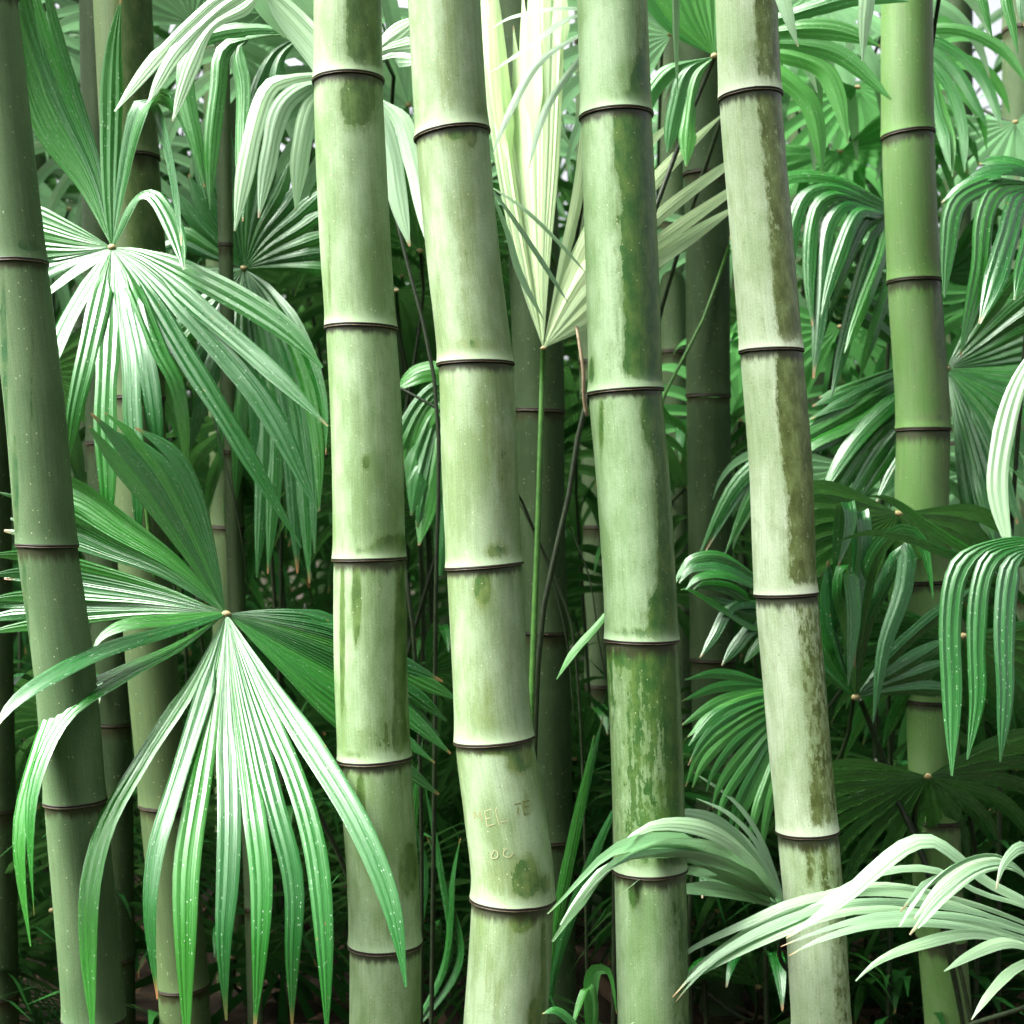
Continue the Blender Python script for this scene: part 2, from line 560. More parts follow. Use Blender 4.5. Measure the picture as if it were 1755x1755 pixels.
def culm(label, d, centre, width, nodes, mat, wear_shade=None, base_wear=0.1, step=None, top=-1500, sides=64, name='bamboo_culm',
         group='bamboo culms', stain=1.0, rmat=None, lean=0.0, wear_gain=1.35):
    """centre/width: lists of (y px, value px); nodes: list of (y px, tilt px); everything is turned into metres at distance d"""
    s = K * d / 1755.0
    yg = 877.5 + CAM_Z / s                                     # pixel row of the ground at that distance
    cy, cx = zip(*centre)
    wy, wx = zip(*width)
    step = step or 400
    nd = sorted(nodes)
    ys = [a for a, _ in nd]
    while ys[0] - step * 1.02 > top:
        nd.insert(0, (ys[0] - step * 1.02, random.uniform(-6, 6)))
        ys = [a for a, _ in nd]
    while ys[-1] + step * 0.8 < yg - 30:
        nd.append((ys[-1] + step * 0.8, random.uniform(-5, 5)))
        ys = [a for a, _ in nd]
    bounds = [(top, 0)] + nd + [(yg + 25, 0)]
    root = thing(name, (P(float(interp_smooth(cy, cx, yg)), yg, d)), label, 'bamboo', group)
    org = np.array(root.location)
    per = s

    def ring_pts(y0, tilt, rad_scale, k):
        ph = 2 * math.pi * np.arange(k) / k
        yy = y0 + tilt * np.cos(ph) / 2
        c = interp_smooth(cy, cx, np.full(k, y0))
        r = interp_smooth(wy, wx, np.full(k, np.clip(y0, wy[0], wy[-1]))) / 2 * rad_scale
        x = (c + r * np.cos(ph) - 877.5) * s
        return np.stack([x, d - r * s * np.sin(ph) + lean * (877.5 - yy) * s, CAM_Z - (yy - 877.5) * s], 1), ph, yy, r

    for i in range(len(bounds) - 1):
        (ya, ta), (yb, tb) = bounds[i], bounds[i + 1]
        ya_, yb_ = ya + (4 if i else 0), yb - (3 if i + 2 < len(bounds) else 0)
        vis = ya_ < 1800 and yb_ > -60
        rows = 46 if vis and sides >= 36 else (16 if vis else 8)
        q = np.linspace(0, 1, rows)
        q = (1 - np.cos(q * math.pi)) / 2 * 0.6 + q * 0.4         # denser at both nodes
        V, UV, WE, ST, WX = [], [], [], [], []
        h = yb_ - ya_
        stain_len = random.uniform(14, 34)
        bulge = random.uniform(-0.01, 0.012)
        for t in q:
            y = ya_ + h * t
            tilt = ta * (1 - t) + tb * t
            below, above = (y - ya_), (yb_ - y)
            rs = 1.0 + 0.045 * math.exp(-(above / 16.0)) - 0.012 * math.exp(-(below / 30.0)) + bulge * math.sin(math.pi * t)
            pts, ph, yy, r = ring_pts(y, tilt, rs, sides)
            V.append(pts)
            ph2 = np.where(np.arange(sides) > sides * 0.75, ph - 2 * math.pi, ph)
            UV.append(np.stack([ph2 * r * s + 0.31 * i, (877.5 - yy) * s + i * 0.37], 1))
            px = float(interp_smooth(cy, cx, y)) + r * np.cos(ph)
            we = np.full(sides, base_wear)
            if wear_shade:
                front = np.sin(ph) > -0.15
                we = we + np.where(front, wear_shade(px, yy, np.cos(ph)), 0.25)
            we = base_wear + (we - base_wear) * wear_gain
            we = we - 0.5 * math.exp(-(max(above - 2, 0) / 12.0) ** 2)
            WE.append(we)
            WX.append(np.full(sides, math.exp(-(max(above - 1, 0) / 11.0) ** 1.5) if i + 2 < len(bounds) else 0.0))
            ST.append(np.full(sides, stain * math.exp(-(below / stain_len) ** 1.3) if i else 0.0))
        V, UV, WE, ST = np.concatenate(V), np.concatenate(UV), np.concatenate(WE), np.concatenate(ST)
        WX = np.concatenate(WX)
        F = []
        for a in range(rows - 1):
            for k in range(sides):
                k2 = (k + 1) % sides
                F.append((a * sides + k, a * sides + k2, (a + 1) * sides + k2, (a + 1) * sides + k))
        if i == 0:
            F.append(tuple(range(sides)))
        mesh_obj('internode', V, F, mat, root, org, uv=UV, attrs={'wear_shade': WE, 'stain': ST, 'wax': WX})
    for (y, t) in nd:
        if y > yg:
            continue
        prof = [(-4.0, 0.99), (-3.6, 1.050), (-2.2, 1.062), (-1.2, 1.040), (0.6, 1.034), (1.6, 1.056), (3.0, 1.054), (4.2, 1.0), (5.2, 0.97)]
        midx = [0, 0, 0, 0, 0, 1, 0, 0]
        V, F, MI = [], [], []
        thick = random.uniform(0.6, 1.0)
        k = sides
        wob = [random.uniform(-0.6, 0.6) for _ in range(k)]
        for (dy, rs) in prof:
            pts, ph, yy, r = ring_pts(y + dy * thick * (0.9 if d < 2.8 else 0.8), t, rs, k)
            pts[:, 2] += (np.array(wob) + np.roll(wob, 1) + np.roll(wob, 2)) / 3 * s
            V.append(pts)
        V = np.concatenate(V)
        for a in range(len(prof) - 1):
            for q in range(k):
                q2 = (q + 1) % k
                F.append((a * k + q, a * k + q2, (a + 1) * k + q2, (a + 1) * k + q))
                MI.append(midx[a])
        mesh_obj('node_ring', V, F, [rmat or RING, RING_LIP], root, org, mat_idx=MI)
    return root


def blob(x, y, rx, ry, a):
    return lambda px, py, u: a * np.exp(-(((px - x) / rx) ** 2 + ((py - y) / ry) ** 2) ** 1.5)


def side(u0, soft, a, y0=-1e5, y1=1e5):
    """strip of wear or painted shade to the right of u0 (negative soft: to the left) between rows y0 and y1"""
    def f(px, py, u):
        m = 1 / (1 + np.exp(-(u - u0) / soft))
        fade = 1 / (1 + np.exp(-(py - y0) / 8.0)) / (1 + np.exp((py - y1) / 8.0))
        return a * m * fade
    return f


def total(*fs):
    return lambda px, py, u: sum(f(px, py, u) for f in fs)


GRN = C(0.032, 0.072, 0.012)
M_A = bamboo_material('bamboo_grey_green', C(0.055, 0.098, 0.042), C(0.08, 0.13, 0.06), C(0.015, 0.06, 0.02), C(0.06, 0.10, 0.04), 1)
M_B = bamboo_material('bamboo_waxy_green', C(0.215, 0.305, 0.17), C(0.105, 0.175, 0.062), GRN, C(0.085, 0.145, 0.038), 2, 0.7)
M_C = bamboo_material('bamboo_pale_wax', C(0.225, 0.305, 0.18), C(0.115, 0.175, 0.07), C(0.032, 0.085, 0.018), C(0.11, 0.155, 0.045), 3, 0.7)
M_D = bamboo_material('bamboo_streaked', C(0.21, 0.305, 0.17), C(0.12, 0.205, 0.08), C(0.012, 0.062, 0.008), C(0.06, 0.115, 0.022), 4, 0.85, 0.45)
M_E = bamboo_material('bamboo_cream_olive', C(0.46, 0.56, 0.385), C(0.30, 0.41, 0.22), C(0.055, 0.075, 0.010), C(0.15, 0.20, 0.065), 5, 0.95, 0.25)
M_F = bamboo_material('bamboo_fresh_green', C(0.075, 0.17, 0.035), C(0.105, 0.19, 0.062), C(0.04, 0.09, 0.03), C(0.10, 0.13, 0.055), 6)
M_H = bamboo_material('bamboo_half_shaded', C(0.06, 0.095, 0.036), C(0.048, 0.078, 0.030), C(0.03, 0.065, 0.018), C(0.07, 0.10, 0.035), 7)
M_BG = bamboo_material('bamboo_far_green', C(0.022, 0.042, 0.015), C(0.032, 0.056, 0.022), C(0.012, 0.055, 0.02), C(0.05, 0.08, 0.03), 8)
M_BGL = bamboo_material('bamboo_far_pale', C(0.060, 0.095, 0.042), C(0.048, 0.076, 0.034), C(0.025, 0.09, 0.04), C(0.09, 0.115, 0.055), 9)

# the front row, from the left edge of the view to the right
culm('grey green bamboo culm at the far left edge, leaning right at its foot', 2.40,
     [(0, -20), (452, 30), (700, 60), (935, 81), (1170, 113), (1373, 129), (1603, 150), (1755, 162)],
     [(0, 97), (1755, 104)], [(452, -3), (935, 2), (1373, -4), (1745, 2)], M_A, step=450,
     wear_shade=total(side(-0.62, -0.04, 0.0), blob(22, 620, 6, 130, 0.8), blob(40, 840, 6, 90, 0.8), blob(55, 1060, 6, 110, 0.8), blob(8, 510, 6, 60, 0.7),
                blob(62, 430, 18, 14, 0.6), blob(70, 700, 3, 180, 0.35)))
culm('tall waxy bamboo culm left of centre with dark green drips and rub marks', 2.43,
     [(0, 596), (140, 597), (300, 603), (450, 611), (563, 619), (700, 627), (958, 633), (1170, 636), (1300, 642), (1500, 656), (1617, 660), (1755, 660)],
     [(0, 117), (563, 121), (1300, 124), (1755, 122)], [(140, -4), (563, 2), (958, -3), (1300, -6), (1617, -2)], M_B, step=400, base_wear=0.02,
     wear_shade=total(side(0.05, 0.1, 0.36, -300, 132), blob(632, 60, 30, 110, 0.42), blob(618, 190, 34, 55, 0.55), blob(632, 795, 9, 12, 0.6), blob(683, 545, 14, 14, 0.5), blob(570, 480, 4, 120, 0.4),
                blob(676, 938, 34, 24, 0.7), blob(640, 946, 30, 10, 0.5), blob(592, 1090, 6, 170, 0.62), blob(618, 1020, 9, 80, 0.7), blob(688, 1130, 10, 180, 0.75),
                blob(665, 1255, 50, 40, 0.35), blob(605, 1287, 25, 9, 0.5), blob(624, 1380, 9, 80, 0.65), blob(600, 1360, 4, 70, 0.4), blob(700, 1480, 14, 45, 0.6), side(0.75, 0.1, 0.22, 1310, 1800)))
CULM_C = culm('pale bamboo culm at the centre with scratched letters near its crooked foot', 2.40,
     [(0, 761), (232, 775), (450, 795), (625, 815), (800, 822), (970, 830), (1170, 841), (1267, 847), (1400, 866), (1520, 879), (1560, 878), (1755, 866)],
     [(0, 125), (450, 126), (800, 130), (1170, 130), (1400, 139), (1755, 145)], [(232, -18), (625, -2), (970, -11), (1267, -11), (1540, 3)], M_C, step=370,
     wear_shade=total(blob(770, 100, 22, 160, 0.2), blob(800, 420, 22, 170, 0.22), blob(785, 243, 20, 14, 0.5), blob(810, 248, 8, 20, 0.55), blob(826, 210, 14, 18, 0.4),
                blob(818, 603, 40, 18, 0.28), blob(838, 720, 26, 110, 0.16), blob(866, 800, 14, 60, 0.26), blob(852, 950, 26, 22, 0.45), blob(828, 1005, 15, 32, 0.62), blob(836, 1200, 30, 70, 0.2),
                blob(890, 1295, 26, 24, 0.5), blob(850, 1275, 40, 9, 0.5), blob(902, 1370, 14, 24, 0.25), blob(903, 1490, 20, 38, 0.55), blob(860, 1490, 50, 40, 0.22), blob(933, 1505, 12, 24, 0.35),
                blob(893, 1562, 22, 18, 0.6), blob(930, 1640, 5, 90, 0.65), blob(915, 1730, 12, 60, 0.5), blob(850, 1680, 24, 80, 0.16)))
culm('bamboo culm right of centre, streaked dark green down its right side', 2.46,
     [(0, 1049), (200, 1056), (400, 1064), (585, 1070), (672, 1072), (800, 1083), (1000, 1096), (1097, 1100), (1300, 1109), (1490, 1114), (1755, 1120)],
     [(0, 120), (672, 126), (1300, 124), (1755, 122)], [(200, -6), (672, -8), (1097, 1), (1490, -3)], M_D, step=420,
     wear_shade=total(blob(1096, 165, 24, 45, 0.55), blob(1070, 190, 30, 16, 0.35), side(-0.02, 0.12, 0.68, 205, 662), blob(1100, 120, 16, 90, 0.3), blob(1052, 260, 5, 60, 0.4), blob(1085, 300, 12, 40, -0.25), blob(1085, 420, 10, 50, -0.2), blob(1012, 640, 4, 30, 0.5),
                side(0.5, 0.12, 0.48, 680, 1090), blob(1112, 720, 20, 50, 0.45), blob(1028, 730, 4, 50, 0.5), blob(1135, 960, 14, 60, 0.3), blob(1135, 1050, 34, 45, 0.55), blob(1090, 1085, 70, 12, 0.5),
                side(-1.2, 0.1, 0.31, 1105, 1482), side(0.55, 0.1, 0.25, 1105, 1482), blob(1110, 1118, 60, 18, 0.4), blob(1082, 1515, 9, 28, 0.6), side(0.5, 0.1, 0.35, 1495, 1900), blob(1060, 1300, 12, 160, -0.12)))
culm('cream and olive mottled bamboo culm, the palest of the front row', 2.64,
     [(0, 1279), (167, 1286), (400, 1305), (603, 1322), (800, 1338), (1000, 1346), (1170, 1361), (1300, 1372), (1425, 1384), (1550, 1395), (1755, 1408)],
     [(0, 106), (1000, 106), (1755, 101)], [(167, -9), (603, -2), (1019, -5), (1425, -5)], M_E, step=430, base_wear=-0.14,
     wear_shade=total(side(0.0, 0.07, 0.56, -600, 597), side(-0.1, 0.07, 0.60, 605, 1012), blob(1340, 690, 22, 120, 0.35), blob(1322, 190, 26, 30, 0.25), blob(1325, 330, 10, 40, 0.25), blob(1340, 500, 24, 70, 0.25),
                side(0.0, 0.08, 0.48, 1026, 1418), blob(1385, 1370, 12, 50, 0.25), blob(1378, 1480, 10, 45, 0.5), blob(1400, 1480, 8, 60, 0.3), blob(1360, 1440, 30, 12, 0.4), side(0.15, 0.1, 0.42, 1430, 1900)))
culm('fresh green bamboo culm standing back at the right with browner right side', 3.15,
     [(0, 1554), (232, 1556), (483, 1567), (737, 1582), (870, 1580), (997, 1588), (1300, 1600), (1500, 1606), (1755, 1626)],
     [(0, 86), (737, 90), (1755, 80)], [(232, -9), (483, -2), (737, 0), (997, -4)], M_F, step=255,
     wear_shade=total(side(0.35, 0.18, 0.28), blob(1600, 560, 14, 60, 0.3), blob(1580, 725, 40, 12, 0.4)))
# letters scratched into the central culm
def scratch(pts, mat, w=1.5, parent=CULM_C):
    d, s = 2.40, K * 2.40 / 1755
    q = catmull(np.array([(790 + a / 10.32, 1330 + b / 10.32, 0) for a, b in pts]), 14)
    cx = interp_smooth([1267, 1400, 1520, 1560], [847, 866, 879, 878], q[:, 1])
    r = (132 + (q[:, 1] - 1267) * 0.05) / 2 + 1.2
    t = unit(np.gradient(q, axis=0))
    nrm = np.stack([-t[:, 1], t[:, 0]], 1)
    V, F = [], []
    for i in range(len(q)):
        ww = w * (0.7 + 0.5 * random.random()) * (0.5 if i in (0, len(q) - 1) else 1)
        for sg in (-1, 1):
            x, y = q[i, 0] + nrm[i, 0] * ww * sg, q[i, 1] + nrm[i, 1] * ww * sg
            dx = np.clip((x - cx[i]) / r[i], -0.98, 0.98)
            yy = d - math.sqrt(1 - dx * dx) * r[i] * s - 0.0003
            V.append(((x - 877.5) * s, yy, CAM_Z - (y - 877.5) * s))
    for i in range(len(q) - 1):
        F.append((2 * i, 2 * i + 1, 2 * i + 3, 2 * i + 2))
    return V, F


def carving(strokes, mat, w=1.5):
    V, F = [], []
    for st in strokes:
        v, f = scratch(st, mat, w)
        F += [tuple(a + len(V) for a in q) for q in f]
        V += v
    mesh_obj('carved_letter', V, F, mat, CULM_C, np.array(CULM_C.location))


carving([[(250, 660), (240, 520)], [(240, 520), (310, 610)], [(310, 610), (350, 500)], [(350, 500), (385, 680)]], CARVE_TAN, 0.9)
carving([[(430, 485), (490, 462), (550, 440)], [(430, 480), (450, 600), (472, 742)], [(455, 612), (540, 592)], [(470, 745), (530, 722), (610, 688)]], CARVE, 0.8)
carving([[(620, 425), (640, 560), (690, 715)], [(690, 660), (760, 648), (835, 632)]], CARVE, 0.8)
carving([[(1010, 400), (1005, 530)], [(940, 360), (1060, 350)]], CARVE_OLD, 1.2)
carving([[(1090, 332), (1210, 322)], [(1112, 330), (1115, 545)], [(1110, 425), (1210, 415)], [(1105, 545), (1200, 538)]], CARVE_OLD, 1.1)
carving([[(600, 1140), (655, 1185), (655, 1250), (600, 1290), (545, 1275), (570, 1190), (600, 1140)]], CARVE, 0.8)
carving([[(830, 1105), (770, 1140), (755, 1210), (800, 1255), (870, 1245), (930, 1170)]], CARVE, 0.75)

# second row
culm('bamboo culm behind the upper left fan leaf, pale along its left side', 3.12,
     [(0, 210), (272, 224), (440, 237), (680, 236), (1000, 250), (1380, 283), (1690, 314), (1755, 318)], [(0, 98), (440, 94), (1000, 88), (1755, 86)],
     [(272, -4), (683, 0), (1040, 2), (1380, 2), (1690, -3)], M_H, sides=28, step=400, wear_shade=side(-0.1, 0.05, 0.5, -2000, 700))  # mask here paints the unlit right side of the culm darker
culm('thin bamboo culm behind the big fan leaf at lower left', 3.2,
     [(700, 392), (1050, 405), (1400, 426), (1755, 438)], [(700, 25), (1755, 26)], [(420, 0), (775, 1), (1200, 0), (1557, 1)], M_BGL, sides=20, step=370, name='bamboo_culm')
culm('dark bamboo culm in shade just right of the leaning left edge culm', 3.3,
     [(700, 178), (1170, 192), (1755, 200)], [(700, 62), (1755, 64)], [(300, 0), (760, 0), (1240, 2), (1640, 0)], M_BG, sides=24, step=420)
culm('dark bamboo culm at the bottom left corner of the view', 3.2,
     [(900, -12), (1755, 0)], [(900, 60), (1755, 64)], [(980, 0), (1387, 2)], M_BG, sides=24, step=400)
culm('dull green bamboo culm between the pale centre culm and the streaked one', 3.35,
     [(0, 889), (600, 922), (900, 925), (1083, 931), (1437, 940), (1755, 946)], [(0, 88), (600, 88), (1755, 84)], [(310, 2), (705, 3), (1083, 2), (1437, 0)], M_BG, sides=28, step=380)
culm('slim grey bamboo culm close left of the streaked culm, with a reddish node', 4.3,
     [(500, 1013), (900, 1022), (1170, 1027), (1427, 1028), (1755, 1034)], [(500, 46), (1755, 52)], [(620, 0), (903, 0), (1175, 0), (1427, 2)], M_BGL, sides=20, step=270)
culm('slim grey bamboo culm close right of the streaked culm', 4.4,
     [(300, 1150), (820, 1156), (1170, 1160)], [(300, 44), (1170, 46)], [(380, 0), (603, 0), (820, 1), (1050, 0)], M_BGL, sides=20, step=230)
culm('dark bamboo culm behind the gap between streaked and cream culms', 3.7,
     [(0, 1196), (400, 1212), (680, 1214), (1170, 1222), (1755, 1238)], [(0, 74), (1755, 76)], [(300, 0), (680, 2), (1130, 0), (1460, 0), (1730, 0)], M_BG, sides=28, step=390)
culm('blurred grey bamboo culm far behind the cream culm near the top', 5.2,
     [(0, 1384), (330, 1386), (1200, 1400)], [(0, 70), (1200, 74)], [(120, 0), (420, 0), (720, 0)], M_BGL, sides=20, step=300)
culm('blurred dark bamboo culm to the right of the fresh green culm', 5.0,
     [(0, 1640), (320, 1640), (1200, 1650)], [(0, 52), (1200, 54)], [(220, 0), (520, 0)], M_BG, sides=20, step=300)
culm('pale bamboo culm at the top right edge of the view', 4.6,
     [(0, 1752), (310, 1750), (1200, 1752)], [(0, 64), (1200, 66)], [(52, 0), (330, 0)], M_BGL, sides=20, step=290)
culm('yellowish bamboo culm behind drooping leaves at the top left', 4.0,
     [(0, 375), (400, 380), (1200, 396)], [(0, 55), (1200, 58)], [(-60, 0), (300, 0), (640, 0)], M_H, sides=20, step=330)

# ------------------------------------------------------------------ main fan palm fronds, each traced where it stands
hand_frond('upper left fan leaf with a bright white lower half and tall upright leaflets', 192, 424, 2.85, [
    [([(140, 320), (70, 220), (35, 120), (5, 0)], (0.03, -0.02)), ([(160, 300), (105, 180), (60, 60), (30, -80)], (0.03, -0.04)),
     ([(172, 290), (140, 180), (105, 60), (80, -60)], (0.03, -0.06))],
    [([(189, 320), (191, 220), (197, 90), (216, -20)], (0, -0.05))],
    [([(203, 320), (226, 200), (246, 172), (268, 185), (300, 300), (325, 455)], (-0.03, -0.16)), ([(212, 320), (243, 200), (280, 163), (318, 225), (358, 350)], (-0.05, -0.2))],
    [([(222, 360), (245, 333), (266, 336), (300, 390), (322, 470)], (-0.05, -0.15))],
    [([(240, 432), (330, 470), (480, 560), (568, 655)], (-0.08, -0.14)), ([(250, 450), (350, 535), (470, 640), (566, 735)], (-0.1, -0.18)),
     ([(255, 470), (345, 560), (465, 700), (568, 890)], (-0.12, -0.2)), ([(245, 490), (310, 600), (390, 735), (494, 930)], (-0.15, -0.22)),
     ([(232, 500), (275, 610), (300, 660), (312, 740), (316, 850)], (-0.17, -0.15)), ([(222, 500), (245, 600), (256, 680), (262, 760), (262, 850)], (-0.17, -0.15)),
     ([(207, 500), (224, 610), (228, 700), (238, 820), (242, 955)], (-0.17, -0.15)), ([(190, 510), (184, 620), (180, 720), (184, 850), (182, 985)], (-0.17, -0.15)),
     ([(172, 510), (150, 610), (130, 700), (118, 800)], (-0.14, -0.13)), ([(150, 490), (110, 560), (80, 640), (60, 720)], (-0.1, -0.14)),
     ([(130, 465), (80, 505), (20, 560)], (0.0, 0.02)), ([(130, 445), (75, 462), (0, 490)], (0.02, 0.04)), ([(130, 430), (70, 430), (-10, 435)], (0.02, 0.04)),
     ([(130, 412), (75, 398), (-10, 380)], (0.02, 0.04)), ([(140, 400), (90, 378), (20, 350)], (0.02, 0.04))]],
    hw=19, extra=[1, 0, 0, 0, 0], mat=LEAF, pmat=STEM, pleat=0.16, folds=3)

hand_frond('big glossy fan leaf hanging in front at the lower left', 388, 1052, 2.62, [
    [([(362, 935), (330, 838), (288, 775), (210, 728)], (0.03, 0.0)), ([(330, 915), (270, 800), (210, 735), (152, 692)], (0.01, -0.03)), ([(300, 922), (245, 845), (190, 775), (146, 712)], (-0.02, -0.06))],
    [([(317, 968), (213, 884), (140, 830), (60, 800)], (0.04, 0.06)), ([(295, 975), (200, 925), (120, 880), (10, 850)], (0.04, 0.06)), ([(275, 985), (180, 950), (110, 925), (0, 900)], (0.05, 0.08))],
    [([(280, 1010), (150, 975), (60, 960), (-40, 962)], (0.05, 0.08)), ([(260, 1035), (150, 1028), (30, 1020), (-40, 1030)], (0.05, 0.08)), ([(260, 1052), (150, 1060), (30, 1070), (-30, 1080)], (0.05, 0.08))],
    [([(300, 1062), (215, 1068), (172, 1088), (151, 1125)], (-0.08, -0.15))],
    [([(290, 1082), (180, 1117), (90, 1165), (30, 1212), (-8, 1270)], (-0.24, -0.40))],
    [([(300, 1105), (200, 1150), (105, 1200), (60, 1292), (22, 1437), (37, 1657)], (-0.28, -0.36)), ([(305, 1112), (205, 1165), (112, 1232), (64, 1337), (56, 1430), (68, 1590)], (-0.30, -0.38))],
    [([(335, 1160), (240, 1310), (180, 1420), (154, 1550), (166, 1790)], (-0.26, -0.33)), ([(352, 1180), (290, 1370), (262, 1460), (250, 1570), (262, 1735)], (-0.28, -0.34)),
     ([(368, 1190), (338, 1350), (318, 1470), (314, 1590), (315, 1790)], (-0.29, -0.35)), ([(388, 1190), (392, 1380), (388, 1500), (380, 1610), (386, 1790)], (-0.3, -0.36)),
     ([(404, 1190), (438, 1390), (454, 1500), (455, 1620), (450, 1790)], (-0.3, -0.36)), ([(420, 1190), (474, 1380), (508, 1510), (508, 1640), (511, 1790)], (-0.3, -0.36)),
     ([(440, 1180), (510, 1330), (548, 1450), (568, 1600), (580, 1790)], (-0.29, -0.38)), ([(458, 1165), (548, 1300), (620, 1420), (676, 1560), (705, 1720)], (-0.28, -0.42))],
    [([(470, 1130), (560, 1215), (660, 1290), (770, 1370)], (-0.02, 0.05)), ([(480, 1105), (580, 1160), (690, 1215), (785, 1290)], (0.02, 0.08)), ([(485, 1085), (590, 1125), (700, 1175), (790, 1235)], (0.02, 0.08)),
     ([(480, 1068), (580, 1092), (690, 1135), (780, 1170)], (0.02, 0.08)), ([(465, 1050), (530, 1056), (600, 1085), (650, 1110)], (0.02, 0.06))]],
    hw=19, extra=[1, 2, 2, 0, 0, 0, 0, 1], mat=LEAF, pleat=0.15, folds=3)

hand_frond('fan leaf of medium size facing out behind the upper left leaf, shaded in its middle', 418, 460, 3.3, [
    [([(360, 440), (300, 420), (250, 440)], (0, 0)), ([(370, 415), (330, 375), (300, 330)], (0, 0)), ([(385, 390), (355, 310), (335, 250)], (0, 0)), ([(405, 370), (395, 270), (390, 190)], (0, 0)),
     ([(425, 370), (432, 290), (440, 200)], (0, 0)), ([(445, 390), (480, 330), (505, 260)], (0, 0)), ([(460, 410), (510, 370), (560, 320)], (0, 0)), ([(470, 435), (520, 415), (580, 390)], (0, 0)),
     ([(475, 458), (530, 458), (590, 462)], (0, 0))],
    [([(465, 500), (520, 580), (560, 690), (570, 800)], (-0.1, -0.15)), ([(455, 520), (505, 640), (530, 780), (545, 990)], (-0.1, -0.15)), ([(442, 520), (475, 640), (500, 790), (512, 1000)], (-0.1, -0.15)),
     ([(430, 530), (450, 650), (455, 800), (448, 985)], (-0.1, -0.15)), ([(416, 520), (415, 640), (410, 760), (405, 880)], (-0.1, -0.12)), ([(400, 510), (375, 600), (350, 690), (335, 760)], (-0.08, -0.12)),
     ([(385, 500), (340, 560), (300, 610)], (-0.05, -0.06)), ([(370, 480), (320, 510), (270, 540)], (-0.03, 0)), ([(365, 462), (310, 470), (260, 490)], (0, 0))]],
    hw=15, extra=1, mat=LEAF)

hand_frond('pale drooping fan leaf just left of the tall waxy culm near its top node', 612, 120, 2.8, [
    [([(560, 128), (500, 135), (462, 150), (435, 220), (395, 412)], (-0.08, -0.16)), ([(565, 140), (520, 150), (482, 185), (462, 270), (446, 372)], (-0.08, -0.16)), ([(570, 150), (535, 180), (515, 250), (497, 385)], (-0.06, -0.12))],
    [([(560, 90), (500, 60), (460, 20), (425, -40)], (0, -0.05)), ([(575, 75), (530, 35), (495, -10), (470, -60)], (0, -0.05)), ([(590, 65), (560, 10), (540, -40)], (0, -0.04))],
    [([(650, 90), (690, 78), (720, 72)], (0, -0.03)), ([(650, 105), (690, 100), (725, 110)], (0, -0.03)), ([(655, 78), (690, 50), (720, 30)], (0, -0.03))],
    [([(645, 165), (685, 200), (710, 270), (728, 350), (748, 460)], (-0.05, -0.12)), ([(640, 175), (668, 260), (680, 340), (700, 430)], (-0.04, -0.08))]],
    hw=18, extra=[0, 1, 0, 0], mat=LEAF_SKYLIT, pleat=0.25)

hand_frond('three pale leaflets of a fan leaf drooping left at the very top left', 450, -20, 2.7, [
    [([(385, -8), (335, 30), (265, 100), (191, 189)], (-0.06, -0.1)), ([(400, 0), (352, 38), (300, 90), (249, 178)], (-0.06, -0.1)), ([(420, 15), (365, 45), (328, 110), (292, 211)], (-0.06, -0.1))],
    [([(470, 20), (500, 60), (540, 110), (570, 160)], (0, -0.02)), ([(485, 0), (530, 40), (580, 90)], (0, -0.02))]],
    hw=15, extra=[0, 1], mat=LEAF_SKYLIT, pleat=0.25)

hand_frond('fan leaf with sharply folded hanging leaflets between the two left culms near the top', 520, 60, 2.95, [
    [([(450, 62), (385, 84), (372, 150), (358, 250), (351, 372)], (-0.04, -0.08)), ([(460, 66), (410, 82), (419, 150), (420, 250), (432, 420)], (-0.04, -0.1)),
     ([(440, 50), (340, 70), (312, 130), (325, 250), (334, 332)], (-0.02, -0.06))],
    [([(470, 90), (440, 150), (420, 250)], (0, 0)), ([(480, 100), (470, 170), (462, 230)], (0, 0))]],
    hw=15, extra=0, mat=LEAF)

hand_frond('pale yellow young fan leaf standing upright between the two central culms', 931, 597, 2.88, [
    [([(893, 480), (862, 330), (838, 170), (815, -40)], (0.12, 0.28)), ([(903, 460), (876, 300), (858, 150), (845, -60)], (0.12, 0.28)), ([(910, 450), (890, 330), (872, 200), (858, 100)], (0.12, 0.28)),
    ([(921, 440), (917, 280), (915, 120), (912, -90)], (0.12, 0.28)), ([(931, 440), (937, 280), (941, 120), (945, -110)], (0.12, 0.28)), ([(942, 440), (957, 280), (966, 120), (975, -90)], (0.12, 0.28))],
    [([(960, 470), (990, 340), (1010, 200), (1030, 60)], (0.12, 0.26)), ([(972, 480), (1030, 360), (1090, 270), (1160, 200)], (0.12, 0.26)), ([(985, 490), (1060, 390), (1140, 290), (1250, 185)], (0.12, 0.26)),
     ([(1000, 510), (1080, 420), (1160, 345), (1300, 245)], (0.12, 0.26)), ([(1010, 525), (1090, 445), (1170, 385), (1310, 290)], (0.12, 0.26)), ([(1015, 545), (1090, 475), (1180, 410), (1290, 340)], (0.12, 0.26))]],
    hw=[22, 13], extra=[2, 0], mat=LEAF_PALE, pleat=0.2, base=0.005, pr=0.0055, jit=0.004,
    pmat=STEM, petiole_px=[(928, 700, 2.87), (922, 900, 2.86), (915, 1080, 2.85), (909, 1250, 2.84), (890, 1700, 2.88), (870, 2000, 2.95)])

